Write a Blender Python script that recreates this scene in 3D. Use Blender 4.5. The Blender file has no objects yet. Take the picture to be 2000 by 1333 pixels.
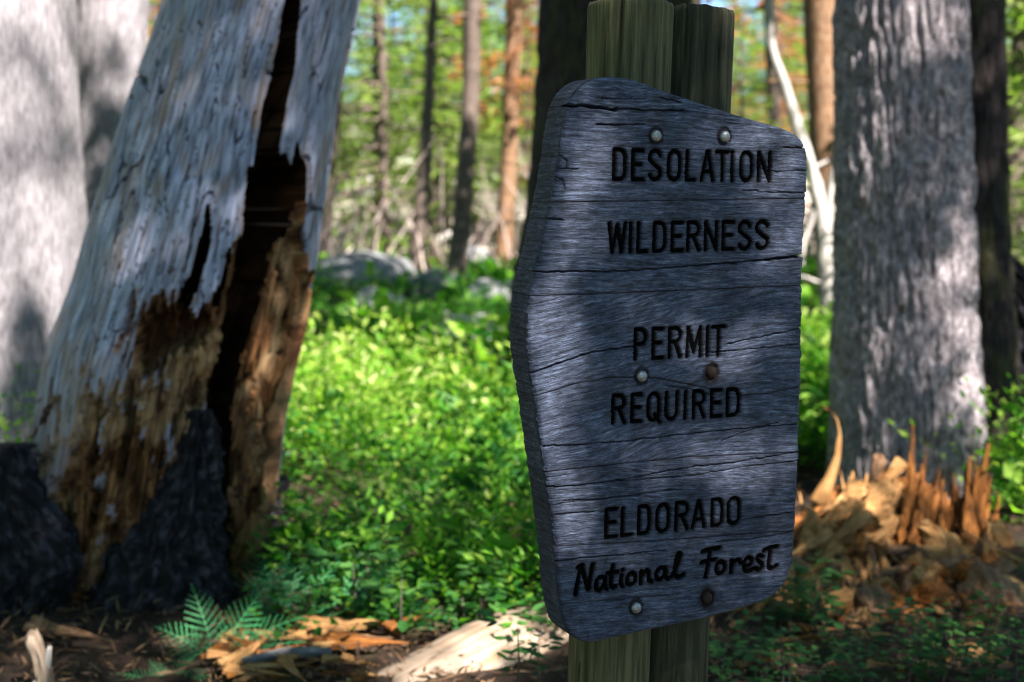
import bpy, math, random
import numpy as np
from mathutils import Vector, Matrix

random.seed(7)
RNG = np.random.default_rng(7)
sc = bpy.context.scene
COL = sc.collection

# ------------------------------------------------------------------ camera, sky, sun, exposure
F = 2778.0                      # focal length in photo pixels (2000 px wide), 50 mm on 36 mm
CX, CY = 1000.0, 666.5
PITCH = math.radians(6.6)
CAMZ = 1.35
CAM = np.array([0.0, 0.0, CAMZ])
cam_d = bpy.data.cameras.new("camera")
cam = bpy.data.objects.new("camera", cam_d)
COL.objects.link(cam)
cam.location = (0, 0, CAMZ)
cam.rotation_euler = (math.radians(90) - PITCH, 0, 0)
cam_d.sensor_width = 36.0
cam_d.lens = 50.0
cam_d.clip_start = 0.05
cam_d.clip_end = 2000
cam_d.dof.use_dof = True
cam_d.dof.focus_distance = 2.36
cam_d.dof.aperture_fstop = 3.4
cam_d.dof.aperture_blades = 0
sc.camera = cam

SUN_DIR = np.array([0.46, -0.62, 0.84])
SUN_DIR /= np.linalg.norm(SUN_DIR)
sun_el = math.asin(SUN_DIR[2])
sun_az = math.atan2(SUN_DIR[0], SUN_DIR[1])         # clockwise from +Y
world = bpy.data.worlds.new("World")
sc.world = world
world.use_nodes = True
wn = world.node_tree
wn.nodes.clear()
sky = wn.nodes.new("ShaderNodeTexSky")
sky.sky_type = 'NISHITA'
sky.sun_disc = False
sky.sun_elevation = sun_el
sky.sun_rotation = sun_az
sky.air_density = 1.0
sky.dust_density = 0.2
sky.ozone_density = 6.0
sky.altitude = 2400.0
bg = wn.nodes.new("ShaderNodeBackground")
bg.inputs[1].default_value = 0.05
wo = wn.nodes.new("ShaderNodeOutputWorld")
wn.links.new(sky.outputs[0], bg.inputs[0])
wn.links.new(bg.outputs[0], wo.inputs[0])

sun_d = bpy.data.lights.new("sun", 'SUN')
sun_d.energy = 5.0
sun_d.angle = math.radians(0.53)
sun_d.color = (1.0, 0.915, 0.82)
sun = bpy.data.objects.new("sun", sun_d)
COL.objects.link(sun)
sun.rotation_euler = Vector(SUN_DIR).to_track_quat('Z', 'Y').to_euler()
sun.location = (6, -8, 14)

sc.view_settings.view_transform = 'Standard'
sc.view_settings.look = 'None'
sc.view_settings.gamma = 1.0
sc.view_settings.use_curve_mapping = False
sc.view_settings.exposure = 2.5
sc.render.engine = 'CYCLES'
sc.cycles.use_denoising = True
sc.cycles.filter_width = 1.1
sc.cycles.max_bounces = 8
sc.cycles.diffuse_bounces = 4
sc.cycles.transmission_bounces = 6
sc.cycles.sample_clamp_indirect = 6.0

# ------------------------------------------------------------------ helpers
cp, sp = math.cos(PITCH), math.sin(PITCH)

def ray(px, py):
    """direction of the photo ray with world y = 1"""
    x = (px - CX) / F
    y = (CY - py) / F
    d = np.array([x, cp + y * sp, -sp + y * cp])
    return d / d[1]

def at(px, py, Y):
    return CAM + ray(px, py) * Y

def depth_of(Y):
    return Y

def terrain(x, y):
    x = np.asarray(x, float); y = np.asarray(y, float)
    z = 0.05 * np.sin(x * 0.9 + 1.0) * np.sin(y * 0.7) + 0.03 * np.sin(x * 2.3 + y * 1.7)
    z = z * np.clip((np.abs(y - 4.0)) / 3.0, 0.15, 1)
    far = np.clip(y - 21, 0, None)
    z = z + 0.045 * far + 0.00035 * np.clip(far, 0, 90) ** 2
    z = z + 0.25 * np.sin(x * 0.21 + 0.8) * np.clip((y - 9) / 12, 0, 1)
    return z

def ground_at(px, py):
    Y = 4.0
    for _ in range(30):
        p = at(px, py, Y)
        r = ray(px, py)
        if r[2] >= -1e-3: break
        Y = (float(terrain(p[0], p[1])) - CAMZ) / r[2]
    return at(px, py, Y)

def _hash(ix, iy, iz, seed):
    n = (ix.astype(np.int64) * 374761393 + iy.astype(np.int64) * 668265263 + iz.astype(np.int64) * 2147483647 + seed * 974634777) & 0xffffffff
    n = ((n ^ (n >> 13)) * 1274126177) & 0xffffffff
    n = (n ^ (n >> 16)) & 0xffffffff
    return n.astype(float) / 4294967295.0

def vnoise(x, y, z=0.0, seed=0):
    x, y, z = np.broadcast_arrays(np.asarray(x, float), np.asarray(y, float), np.asarray(z, float))
    x0 = np.floor(x); y0 = np.floor(y); z0 = np.floor(z)
    fx = x - x0; fy = y - y0; fz = z - z0
    fx = fx * fx * (3 - 2 * fx); fy = fy * fy * (3 - 2 * fy); fz = fz * fz * (3 - 2 * fz)
    r = 0
    for dx in (0, 1):
        for dy in (0, 1):
            for dz in (0, 1):
                w = (fx if dx else 1 - fx) * (fy if dy else 1 - fy) * (fz if dz else 1 - fz)
                r = r + w * _hash(x0 + dx, y0 + dy, z0 + dz, seed)
    return r * 2 - 1

def fbm(x, y, z=0.0, seed=0, oct=4):
    r = 0; a = 0.5
    for k in range(oct):
        r = r + a * vnoise(np.asarray(x) * 2 ** k, np.asarray(y) * 2 ** k, np.asarray(z) * 2 ** k, seed + k * 17)
        a *= 0.5
    return r

def smooth(e0, e1, x):
    t = np.clip((x - e0) / (e1 - e0), 0, 1)
    return t * t * (3 - 2 * t)

def in_poly(px, py, poly):
    inside = np.zeros(px.shape, bool)
    n = len(poly)
    for i in range(n):
        x1, y1 = poly[i]; x2, y2 = poly[(i + 1) % n]
        c = ((y1 > py) != (y2 > py))
        if y1 == y2: continue
        xi = (x2 - x1) * (py - y1) / (y2 - y1) + x1
        inside ^= c & (px < xi)
    return inside

def seg_dist(px, py, pts):
    d = np.full(px.shape, 1e9)
    for (x1, y1), (x2, y2) in zip(pts[:-1], pts[1:]):
        dx, dy = x2 - x1, y2 - y1
        L = dx * dx + dy * dy + 1e-18
        t = np.clip(((px - x1) * dx + (py - y1) * dy) / L, 0, 1)
        d = np.minimum(d, np.hypot(px - x1 - t * dx, py - y1 - t * dy))
    return d

def to_px(P):
    """world points (N,3) to photo pixels"""
    q = P - CAM
    fwd = q[:, 1] * cp - q[:, 2] * sp
    up = q[:, 1] * sp + q[:, 2] * cp
    return CX + F * q[:, 0] / fwd, CY - F * up / fwd

def mesh_np(name, V, Q=None, T=None, uv=None, attrs=None, smooth_sh=True):
    me = bpy.data.meshes.new(name)
    V = np.asarray(V, np.float32)
    nq = 0 if Q is None else len(Q)
    nt = 0 if T is None else len(T)
    loops = []
    if nq: loops.append(np.asarray(Q, np.int32).reshape(-1))
    if nt: loops.append(np.asarray(T, np.int32).reshape(-1))
    loops = np.concatenate(loops)
    starts = np.concatenate([np.arange(nq) * 4, nq * 4 + np.arange(nt) * 3]).astype(np.int32)
    tot = np.concatenate([np.full(nq, 4), np.full(nt, 3)]).astype(np.int32)
    me.vertices.add(len(V)); me.vertices.foreach_set("co", V.reshape(-1))
    me.loops.add(len(loops)); me.loops.foreach_set("vertex_index", loops)
    me.polygons.add(nq + nt)
    me.polygons.foreach_set("loop_start", starts)
    me.polygons.foreach_set("loop_total", tot)
    if uv is not None:
        l = me.uv_layers.new(name="UVMap")
        l.data.foreach_set("uv", np.asarray(uv, np.float32)[loops].reshape(-1))
    for k, a in (attrs or {}).items():
        at_ = me.attributes.new(k, 'FLOAT', 'POINT')
        at_.data.foreach_set("value", np.asarray(a, np.float32))
    me.update(calc_edges=True)
    me.validate()
    me.polygons.foreach_set("use_smooth", np.full(len(me.polygons), smooth_sh))
    return me

def link(name, me, mat=None, parent=None, loc=None):
    o = bpy.data.objects.new(name, me)
    COL.objects.link(o)
    if mat is not None and me is not None and not me.materials: me.materials.append(mat)
    if parent is not None: o.parent = parent
    if loc is not None: o.location = loc
    return o

def tag(o, label=None, cat=None, group=None, kind=None):
    if label: o["label"] = label
    if cat: o["category"] = cat
    if group: o["group"] = group
    if kind: o["kind"] = kind
    return o

def empty(name, loc, label, cat, group=None):
    o = link(name, None, loc=loc)
    o.empty_display_size = 0.1
    return tag(o, label, cat, group)

def grid_quads(nr, nc, wrap=False, off=0):
    i = np.arange(nr - 1)[:, None]; j = np.arange(nc if wrap else nc - 1)[None, :]
    a = i * nc + j; b = i * nc + (j + 1) % nc
    return (np.stack([a, b, b + nc, a + nc], -1).reshape(-1, 4) + off)

# ------------------------------------------------------------------ materials
def new_mat(name):
    m = bpy.data.materials.new(name); m.use_nodes = True
    nt = m.node_tree; nt.nodes.clear()
    return m, nt

class NB:
    def __init__(s, nt): s.nt = nt
    def n(s, t, **kw):
        x = s.nt.nodes.new(t)
        for k, v in kw.items():
            if k.startswith('i_'):
                x.inputs[int(k[2:])].default_value = v
            else: setattr(x, k, v)
        return x
    def l(s, a, b): s.nt.links.new(a, b)
    def noise(s, vec, scale, detail=5, rough=0.6, dist=0.0):
        x = s.n("ShaderNodeTexNoise"); x.inputs['Scale'].default_value = scale
        x.inputs['Detail'].default_value = detail; x.inputs['Roughness'].default_value = rough
        x.inputs['Distortion'].default_value = dist
        s.l(vec, x.inputs['Vector']); return x.outputs['Fac']
    def map(s, vec, scale):
        x = s.n("ShaderNodeMapping"); x.inputs['Scale'].default_value = scale
        s.l(vec, x.inputs['Vector']); return x.outputs[0]
    def ramp(s, fac, stops):
        x = s.n("ShaderNodeValToRGB"); e = x.color_ramp.elements
        e[0].position = stops[0][0]; e[0].color = (*stops[0][1], 1)
        e[1].position = stops[-1][0]; e[1].color = (*stops[-1][1], 1)
        for p, c in stops[1:-1]:
            q = e.new(p); q.color = (*c, 1)
        s.l(fac, x.inputs[0]); return x.outputs[0]
    def mix(s, fac, a, b, mode='MIX'):
        x = s.n("ShaderNodeMix", data_type='RGBA', blend_type=mode)
        for v, i in ((fac, 0), (a, 6), (b, 7)):
            if hasattr(v, 'links'): s.l(v, x.inputs[i])
            else: x.inputs[i].default_value = v if i == 0 else (*v, 1)
        return x.outputs[2]
    def math(s, op, a, b=0.0):
        x = s.n("ShaderNodeMath", operation=op)
        for v, i in ((a, 0), (b, 1)):
            if hasattr(v, 'links'): s.l(v, x.inputs[i])
            else: x.inputs[i].default_value = v
        return x.outputs[0]
    def attr(s, name):
        x = s.n("ShaderNodeAttribute", attribute_name=name); return x.outputs['Fac']

def g3(v): return (v, v, v)

def grain_mat(name, fine_stops, patch=None, patch_col=None, fu=90, fv=6, bump=0.4, bdist=0.004, rough=0.85,
              layer=None, spots=None, spec=0.25):
    """fibrous surface: UV holds metres (around, along); grain runs along v"""
    m, nt = new_mat(name); b = NB(nt)
    uvn = b.n("ShaderNodeUVMap", uv_map="UVMap").outputs[0]
    fine = b.noise(b.map(uvn, (fu, fv, 1)), 1.0, 6, 0.65, 0.4)
    med = b.noise(b.map(uvn, (fu * .22, fv * .5, 1)), 1.0, 4, 0.6, 0.6)
    col = b.ramp(fine, fine_stops)
    col = b.mix(0.6, col, b.ramp(med, [(0.3, g3(.55)), (0.7, g3(1.25))]), 'MULTIPLY')
    hgt = b.math('ADD', fine, b.math('MULTIPLY', med, 0.8))
    if patch:
        pn = b.noise(b.map(uvn, patch), 1.0, 5, 0.6, 1.0)
        pf = b.ramp(pn, [(0.50, g3(0)), (0.62, g3(1))])
        col = b.mix(pf, col, b.mix(0.5, col, patch_col))
    if layer:      # second material layer through attribute "layer"
        lf = b.noise(b.map(uvn, (layer['fu'], layer['fv'], 1)), 1.0, 6, 0.7, 0.8)
        lcol = b.ramp(lf, layer['stops'])
        lp = b.noise(b.map(uvn, (7, 3.2, 1)), 1.0, 4, 0.6, 0.5)
        lcol = b.mix(b.ramp(lp, [(0.46, g3(0)), (0.66, g3(1))]), lcol, layer['alt'])
        lcol = b.mix(0.75, lcol, b.ramp(lf, [(0.38, g3(.22)), (0.6, g3(1.2))]), 'MULTIPLY')
        col = b.mix(b.attr("layer"), col, lcol)
        col = b.mix(b.attr("char"), col, (.003, .002, .0015))  # near-black painted into cracks and hollow, standing in for their deep shade
    if spots:
        sn = b.noise(b.map(uvn, (spots[0], spots[1], 1)), 1.0, 2, 0.5)
        col = b.mix(b.ramp(sn, [(0.68, g3(0)), (0.74, g3(1))]), col, spots[2])
    bs = b.n("ShaderNodeBsdfPrincipled")
    bs.inputs['Roughness'].default_value = rough
    bs.inputs['Specular IOR Level'].default_value = spec
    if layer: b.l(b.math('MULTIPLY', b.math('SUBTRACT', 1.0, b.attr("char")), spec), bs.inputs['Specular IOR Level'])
    b.l(col, bs.inputs['Base Color'])
    bp = b.n("ShaderNodeBump"); bp.inputs['Strength'].default_value = bump; bp.inputs['Distance'].default_value = bdist
    b.l(hgt, bp.inputs['Height']); b.l(bp.outputs[0], bs.inputs['Normal'])
    o = b.n("ShaderNodeOutputMaterial"); b.l(bs.outputs[0], o.inputs[0])
    return m

def lumpy_mat(name, stops, scale=12, bump=0.5, bdist=0.01, rough=0.9, scale2=60, mossy=None):
    m, nt = new_mat(name); b = NB(nt)
    tc = b.n("ShaderNodeTexCoord").outputs['Object']
    n1 = b.noise(tc, scale, 6, 0.65, 0.3); n2 = b.noise(tc, scale2, 4, 0.6)
    f = b.math('ADD', b.math('MULTIPLY', n1, 0.65), b.math('MULTIPLY', n2, 0.35))
    col = b.ramp(f, stops)
    if mossy:
        col = b.mix(b.ramp(b.noise(tc, mossy[0], 4, 0.6), [(0.52, g3(0)), (0.62, g3(1))]), col, mossy[1])
    bs = b.n("ShaderNodeBsdfPrincipled"); bs.inputs['Roughness'].default_value = rough
    bs.inputs['Specular IOR Level'].default_value = 0.25
    b.l(col, bs.inputs['Base Color'])
    bp = b.n("ShaderNodeBump"); bp.inputs['Strength'].default_value = bump; bp.inputs['Distance'].default_value = bdist
    b.l(f, bp.inputs['Height']); b.l(bp.outputs[0], bs.inputs['Normal'])
    o = b.n("ShaderNodeOutputMaterial"); b.l(bs.outputs[0], o.inputs[0])
    return m

def leaf_mat(name, stops, trans=0.45, rough=0.55, tcol=(1.0, 1.25, 0.45)):
    m, nt = new_mat(name); b = NB(nt)
    t = b.attr("tint")
    rnd = b.n("ShaderNodeObjectInfo").outputs['Random']
    f = b.math('ADD', b.math('MULTIPLY', t, 0.8), b.math('MULTIPLY', rnd, 0.2))
    col = b.ramp(f, stops)
    pr = b.n("ShaderNodeBsdfPrincipled"); pr.inputs['Roughness'].default_value = rough
    pr.inputs['Specular IOR Level'].default_value = 0.3
    b.l(col, pr.inputs['Base Color'])
    tr = b.n("ShaderNodeBsdfTranslucent"); b.l(b.mix(1.0, col, tcol, 'MULTIPLY'), tr.inputs[0])
    mx = b.n("ShaderNodeMixShader"); mx.inputs[0].default_value = trans
    b.l(pr.outputs[0], mx.inputs[1]); b.l(tr.outputs[0], mx.inputs[2])
    o = b.n("ShaderNodeOutputMaterial"); b.l(mx.outputs[0], o.inputs[0])
    return m

M = {}
M['bark_grey'] = grain_mat('bark_grey', [(0.3, (0.0850, 0.0765, 0.0850)), (0.5, (0.1997, 0.1870, 0.2082)), (0.72, (0.2975, 0.2848, 0.3145))], fu=110, fv=16, bump=0.5, bdist=.006)
M['bark_right'] = grain_mat('bark_right', [(0.3, (0.0600, 0.0504, 0.0576)), (0.5, (0.2160, 0.1896, 0.2100)), (0.72, (0.4800, 0.4380, 0.4800))], fu=75, fv=26, bump=1.0, bdist=.010)
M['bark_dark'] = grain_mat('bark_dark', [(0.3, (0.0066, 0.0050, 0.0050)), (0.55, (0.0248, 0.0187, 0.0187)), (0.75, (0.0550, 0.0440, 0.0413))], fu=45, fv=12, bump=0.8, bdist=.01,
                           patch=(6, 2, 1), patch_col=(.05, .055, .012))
M['bark_thin'] = grain_mat('bark_thin', [(0.3, (0.0504, 0.0378, 0.0304)), (0.5, (0.1008, 0.0756, 0.0651)), (0.72, (0.1512, 0.1218, 0.1085))], fu=30, fv=12, bump=0.8, bdist=.01)
M['bark_red'] = grain_mat('bark_red', [(0.3, (0.0788, 0.0382, 0.0203)), (0.5, (0.1688, 0.0956, 0.0540)), (0.72, (0.2363, 0.1658, 0.1148))], fu=30, fv=12, bump=0.8, bdist=.01)
M['dead_white'] = grain_mat('dead_white', [(0.3, (0.1984, 0.1798, 0.1664)), (0.5, (0.3410, 0.3224, 0.3072)), (0.72, (0.4340, 0.4154, 0.4032))], fu=40, fv=6, bump=0.4)
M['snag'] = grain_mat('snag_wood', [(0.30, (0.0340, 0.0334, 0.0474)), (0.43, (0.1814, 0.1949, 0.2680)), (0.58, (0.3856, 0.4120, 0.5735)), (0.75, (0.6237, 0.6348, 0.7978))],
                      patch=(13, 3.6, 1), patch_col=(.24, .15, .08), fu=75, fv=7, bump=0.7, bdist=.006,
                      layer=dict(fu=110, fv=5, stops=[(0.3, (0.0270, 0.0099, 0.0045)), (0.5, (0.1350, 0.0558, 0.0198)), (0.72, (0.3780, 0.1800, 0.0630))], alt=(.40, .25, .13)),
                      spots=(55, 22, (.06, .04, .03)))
M['post'] = grain_mat('post_wood', [(0.30, (0.0214, 0.0202, 0.0105)), (0.5, (0.0892, 0.0874, 0.0441)), (0.72, (0.2023, 0.1904, 0.1050))], patch=(12, 2.6, 1), patch_col=(.13, .07, .03),
                      fu=85, fv=3.5, bump=0.8, bdist=.004, spots=(40, 6, (.02, .018, .012)))
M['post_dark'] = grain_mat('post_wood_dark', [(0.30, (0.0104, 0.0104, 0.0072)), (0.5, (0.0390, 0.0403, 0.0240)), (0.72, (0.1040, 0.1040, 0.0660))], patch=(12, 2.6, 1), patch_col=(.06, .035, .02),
                      fu=70, fv=3.2, bump=0.9, bdist=.005, spots=(40, 6, (.015, .013, .010)))  # shaded copy of the post wood, for the post standing in shade
M['pale_log'] = grain_mat('pale_log', [(0.28, (0.0884, 0.0510, 0.0306)), (0.48, (0.2312, 0.1734, 0.1292)), (0.72, (0.3196, 0.2720, 0.2244))], patch=(10, 2.5, 1), patch_col=(.34, .18, .09),
                          fu=60, fv=5, bump=0.6, bdist=.005)
M['splinter_pale'] = grain_mat('splinter_pale', [(0.28, (0.1125, 0.0422, 0.0134)), (0.5, (0.3187, 0.1640, 0.0586)), (0.75, (0.5250, 0.3469, 0.1620))], fu=80, fv=8, bump=0.7, bdist=.004)
M['splinter_brown'] = grain_mat('splinter_brown', [(0.28, (0.0277, 0.0085, 0.0020)), (0.5, (0.1658, 0.0584, 0.0122)), (0.75, (0.4420, 0.1806, 0.0358))], fu=90, fv=8, bump=0.8, bdist=.004)
M['bark_chunk'] = grain_mat('bark_chunk', [(0.28, (0.0473, 0.0243, 0.0135)), (0.5, (0.1620, 0.0878, 0.0473)), (0.75, (0.3510, 0.2160, 0.1283))], fu=40, fv=18, bump=0.8, bdist=.006)
M['charred'] = lumpy_mat('charred_bark', [(0.38, (.003, .002, .003)), (0.5, (.020, .018, .023)), (0.62, (.13, .12, .145))], scale=30, scale2=120, bump=1.0, bdist=.018, rough=0.8)
M['charred'] = grain_mat('charred_bark', [(0.36, (.003, .0025, .003)), (0.5, (.010, .009, .012)), (0.64, (.065, .060, .076))], fu=42, fv=20, bump=1.0, bdist=.02)
M['granite'] = lumpy_mat('granite', [(0.35, (0.0600, 0.0638, 0.0713)), (0.5, (0.1500, 0.1537, 0.1650)), (0.68, (0.2475, 0.2475, 0.2550))], scale=2.5, scale2=30, bump=0.5, bdist=.03)
M['stone'] = lumpy_mat('forest_stone', [(0.35, (.10, .10, .10)), (0.6, (.28, .28, .29))], scale=6, scale2=50, bump=0.5, bdist=.02)
M['pale_stone'] = lumpy_mat('pale_stone', [(0.35, (.35, .34, .33)), (0.6, (.62, .60, .58))], scale=3, scale2=20, bump=.4, bdist=.02)
M['stone_twig'] = grain_mat('grey_twig', [(0.3, (.04, .038, .038)), (0.5, (.15, .145, .15)), (0.72, (.36, .34, .34))], fu=40, fv=14, bump=0.8)
M['earth'] = lumpy_mat('forest_floor', [(0.36, (0.0048, 0.0030, 0.0024)), (0.5, (0.0210, 0.0126, 0.0090)), (0.66, (0.0660, 0.0390, 0.0252))], scale=5, scale2=70, bump=0.9, bdist=.02,
                       mossy=(1.1, (.06, .08, .025)))
M['hillside'] = lumpy_mat('hillside', [(0.36, (.14, .13, .08)), (0.5, (.42, .38, .32)), (0.66, (.62, .58, .53))], scale=0.35, scale2=4, bump=0.9, bdist=.2,
                       mossy=(.12, (.08, .12, .03)))
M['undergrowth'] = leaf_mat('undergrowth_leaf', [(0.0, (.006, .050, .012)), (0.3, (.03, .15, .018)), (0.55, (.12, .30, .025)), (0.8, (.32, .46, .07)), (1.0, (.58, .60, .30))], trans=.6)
M['seedling'] = leaf_mat('seedling_leaf', [(0.0, (.012, .05, .012)), (0.5, (.030, .11, .022)), (1.0, (.07, .18, .035))], trans=.35)
M['fern'] = leaf_mat('fern_leaf', [(0.0, (.022, .13, .05)), (0.5, (.045, .24, .09)), (1.0, (.09, .36, .14))], trans=.35, tcol=(.8, 1.2, .6))
M['needles'] = leaf_mat('pine_needles', [(0.0, (.035, .07, .015)), (0.5, (.17, .26, .045)), (1.0, (.46, .52, .18))], trans=.6)
M['needles_rust'] = leaf_mat('dead_needles', [(0.0, (.16, .06, .025)), (0.5, (.34, .14, .05)), (1.0, (.50, .26, .11))], trans=.35, tcol=(1.2, .8, .5))
M['litter'] = leaf_mat('leaf_litter', [(0.0, (0.0280, 0.0140, 0.0084)), (0.5, (0.1120, 0.0595, 0.0315)), (1.0, (0.2520, 0.1540, 0.0840))], trans=.1, tcol=(1, .8, .6))
M['dry_brush'] = leaf_mat('dry_brush', [(0.0, (0.0750, 0.0540, 0.0480)), (0.5, (0.2000, 0.1560, 0.1440)), (1.0, (0.5000, 0.4200, 0.3840))], trans=.1, tcol=(1, .9, .8))

# ------------------------------------------------------------------ ground
def ground():
    xs = np.concatenate([np.linspace(-160, -9, 40), np.linspace(-8.8, 8.8, 260), np.linspace(9, 160, 40)])
    ys = np.concatenate([np.linspace(-60, 1.5, 30), np.linspace(1.6, 16, 300), np.linspace(16.2, 260, 90)])
    X, Y = np.meshgrid(xs, ys)
    Z = terrain(X, Y)
    near = np.clip(1 - np.abs(Y - 7) / 12, 0, 1)
    Z = Z + near * (0.030 * fbm(X * 3, Y * 3, 0, 3) + 0.018 * fbm(X * 14, Y * 14, 0, 9))
    V = np.stack([X, Y, Z], -1).reshape(-1, 3)
    o = link('ground', mesh_np('ground', V, grid_quads(len(ys), len(xs))), M['earth'])
    tag(o, kind='structure')
ground()
def hillside():
    xs = np.linspace(-150, 150, 160); ys = np.concatenate([np.linspace(20.5, 60, 90), np.linspace(61, 255, 60)])
    X, Y = np.meshgrid(xs, ys); Z = terrain(X, Y) + .06 + .25 * fbm(X * .6, Y * .6, 0, 4) * smooth(21, 26, Y) - .3 * smooth(22.5, 20.5, Y)
    o = link('hillside', mesh_np('hillside', np.stack([X, Y, Z], -1).reshape(-1, 3), grid_quads(len(ys), len(xs))), M['hillside'])
    tag(o, kind='structure')
hillside()

# ------------------------------------------------------------------ round solids from a list of rings
def rings_mesh(name, C, R, nseg, disp=None, squash=1.0, axis_along=None, layer_fn=None, cap=True):
    """C (n,3) centres, R (n,) radii; rings are horizontal; disp(theta, h, C, R) returns a radial offset"""
    C = np.asarray(C, float); R = np.asarray(R, float)
    n = len(C)
    th = np.linspace(0, 2 * np.pi, nseg, endpoint=False)
    T, _ = np.meshgrid(th, np.arange(n))
    H = np.concatenate([[0], np.cumsum(np.linalg.norm(np.diff(C, axis=0), axis=1))])[:, None] + 0 * T
    RR = R[:, None] + 0 * T
    D = disp(T, H, RR) if disp else 0
    rad = np.maximum(RR + D, RR * 0.08 + 1e-4)
    X = C[:, 0:1] + rad * np.cos(T)
    Y = C[:, 1:2] + rad * np.sin(T) * squash
    Z = C[:, 2:3] + 0 * T
    V = np.stack([X, Y, Z], -1).reshape(-1, 3)
    Q = grid_quads(n, nseg, wrap=True)
    mr = float(np.mean(R))
    # mirror the around-coordinate so that there is no seam jump
    ua = np.abs(((T / np.pi) + 0.5) % 2 - 1) * np.pi * mr * 1.0
    uv = np.stack([ua, H], -1).reshape(-1, 2)
    T3 = None
    attrs = {}
    if cap:
        V = np.vstack([V, C[0:1], C[-1:]])
        i = np.arange(nseg); j = (i + 1) % nseg
        T3 = np.vstack([np.stack([j, i, np.full(nseg, n * nseg)], -1),
                        np.stack([i + (n - 1) * nseg, j + (n - 1) * nseg, np.full(nseg, n * nseg + 1)], -1)])
        uv = np.vstack([uv, [[0, 0]], [[0, H[-1, 0]]]])
    if layer_fn is not None:
        L = layer_fn.reshape(-1)
        if cap: L = np.concatenate([L, [1, 1]])
        attrs['layer'] = L
    return mesh_np(name, V, Q, T3, uv, attrs)

def rows_to_rings(rows, Y, dz, z_top=None, z_bot=None, top_slope=None):
    """rows (py, xl, xr) in the photo at distance Y -> centres and radii with ring spacing dz"""
    rows = sorted(rows)
    zs, cx, rr = [], [], []
    for py, xl, xr in rows:
        a = at(xl, py, Y); b_ = at(xr, py, Y)
        zs.append(a[2]); cx.append((a[0] + b_[0]) / 2); rr.append((b_[0] - a[0]) / 2)
    zs, cx, rr = map(np.array, (zs, cx, rr))
    o = np.argsort(zs); zs, cx, rr = zs[o], cx[o], rr[o]
    if z_top is not None and z_top > zs[-1]:
        k = (cx[-1] - cx[-2]) / (zs[-1] - zs[-2]) if top_slope is None else top_slope
        kr = min(0, (rr[-1] - rr[-2]) / (zs[-1] - zs[-2]))
        kr = max(kr, -rr[-1] * 0.75 / (z_top - zs[-1]))
        zs = np.append(zs, z_top); cx = np.append(cx, cx[-1] + k * (z_top - zs[-2])); rr = np.append(rr, rr[-1] + kr * (z_top - zs[-2]))
    if z_bot is not None and z_bot < zs[0]:
        k = (cx[1] - cx[0]) / (zs[1] - zs[0])
        cx = np.insert(cx, 0, cx[0] - k * (zs[0] - z_bot)); rr = np.insert(rr, 0, rr[0] * 1.06); zs = np.insert(zs, 0, z_bot)
    Zs = np.arange(zs[0], zs[-1], dz)
    hi = Zs > 3.2
    if hi.any():
        Zs = np.concatenate([Zs[~hi], np.arange(3.2, zs[-1], max(dz * 8, .12)), [zs[-1]]])
    cX = np.interp(Zs, zs, cx); rR = np.interp(Zs, zs, rr)
    k = max(3, int(0.10 / dz)) | 1        # smooth the polyline
    if len(Zs) > 3 * k:
        ker = np.ones(k) / k
        cX = np.convolve(np.pad(cX, k // 2, mode='edge'), ker, 'valid'); rR = np.convolve(np.pad(rR, k // 2, mode='edge'), ker, 'valid')
    C = np.stack([cX, np.full(len(Zs), Y), Zs], -1)
    return C, rR

def bark_disp(amp, fu, fv, seed, flare_h=0.0):
    def f(T, H, R):
        x, y = np.cos(T) * R[0, 0], np.sin(T) * R[0, 0]
        d = fbm(x * fu, y * fu, H * fv, seed, 4)
        ridg = 1 - np.abs(vnoise(x * fu * 1.6, y * fu * 1.6, H * fv * 0.7, seed + 5)) * 2
        pl1 = np.abs(vnoise(x * fu * .9, y * fu * .9, H * fv * .55, seed + 21)); pl2 = np.abs(vnoise(x * fu * 1.9, y * fu * 1.9, H * fv * 1.1, seed + 22))
        return amp * (d + 0.4 * ridg + 1.1 * smooth(0, .3, pl1) + .6 * smooth(0, .35, pl2)) + 0.02 * R * vnoise(x * 4, y * 4, H * 1.3, seed + 9)
    return f

def big_tree(name, rows, Y, mat, label, seed, amp=.006, fu=45, fv=9, nseg=220, dz=.012, height=13, crown=True, kind='tree', group=None, slope=None, cparams=None, moss=None):
    C, R = rows_to_rings(rows, Y, dz, z_top=height, z_bot=-0.25, top_slope=slope)
    base = (float(C[0, 0]), float(Y), 0.0)
    t = empty(name, base, label, kind, group)
    me = rings_mesh('trunk', C - np.array(base), R, nseg, bark_disp(amp, fu, fv, seed))
    link('trunk', me, mat, t)
    return t, C, R

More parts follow.
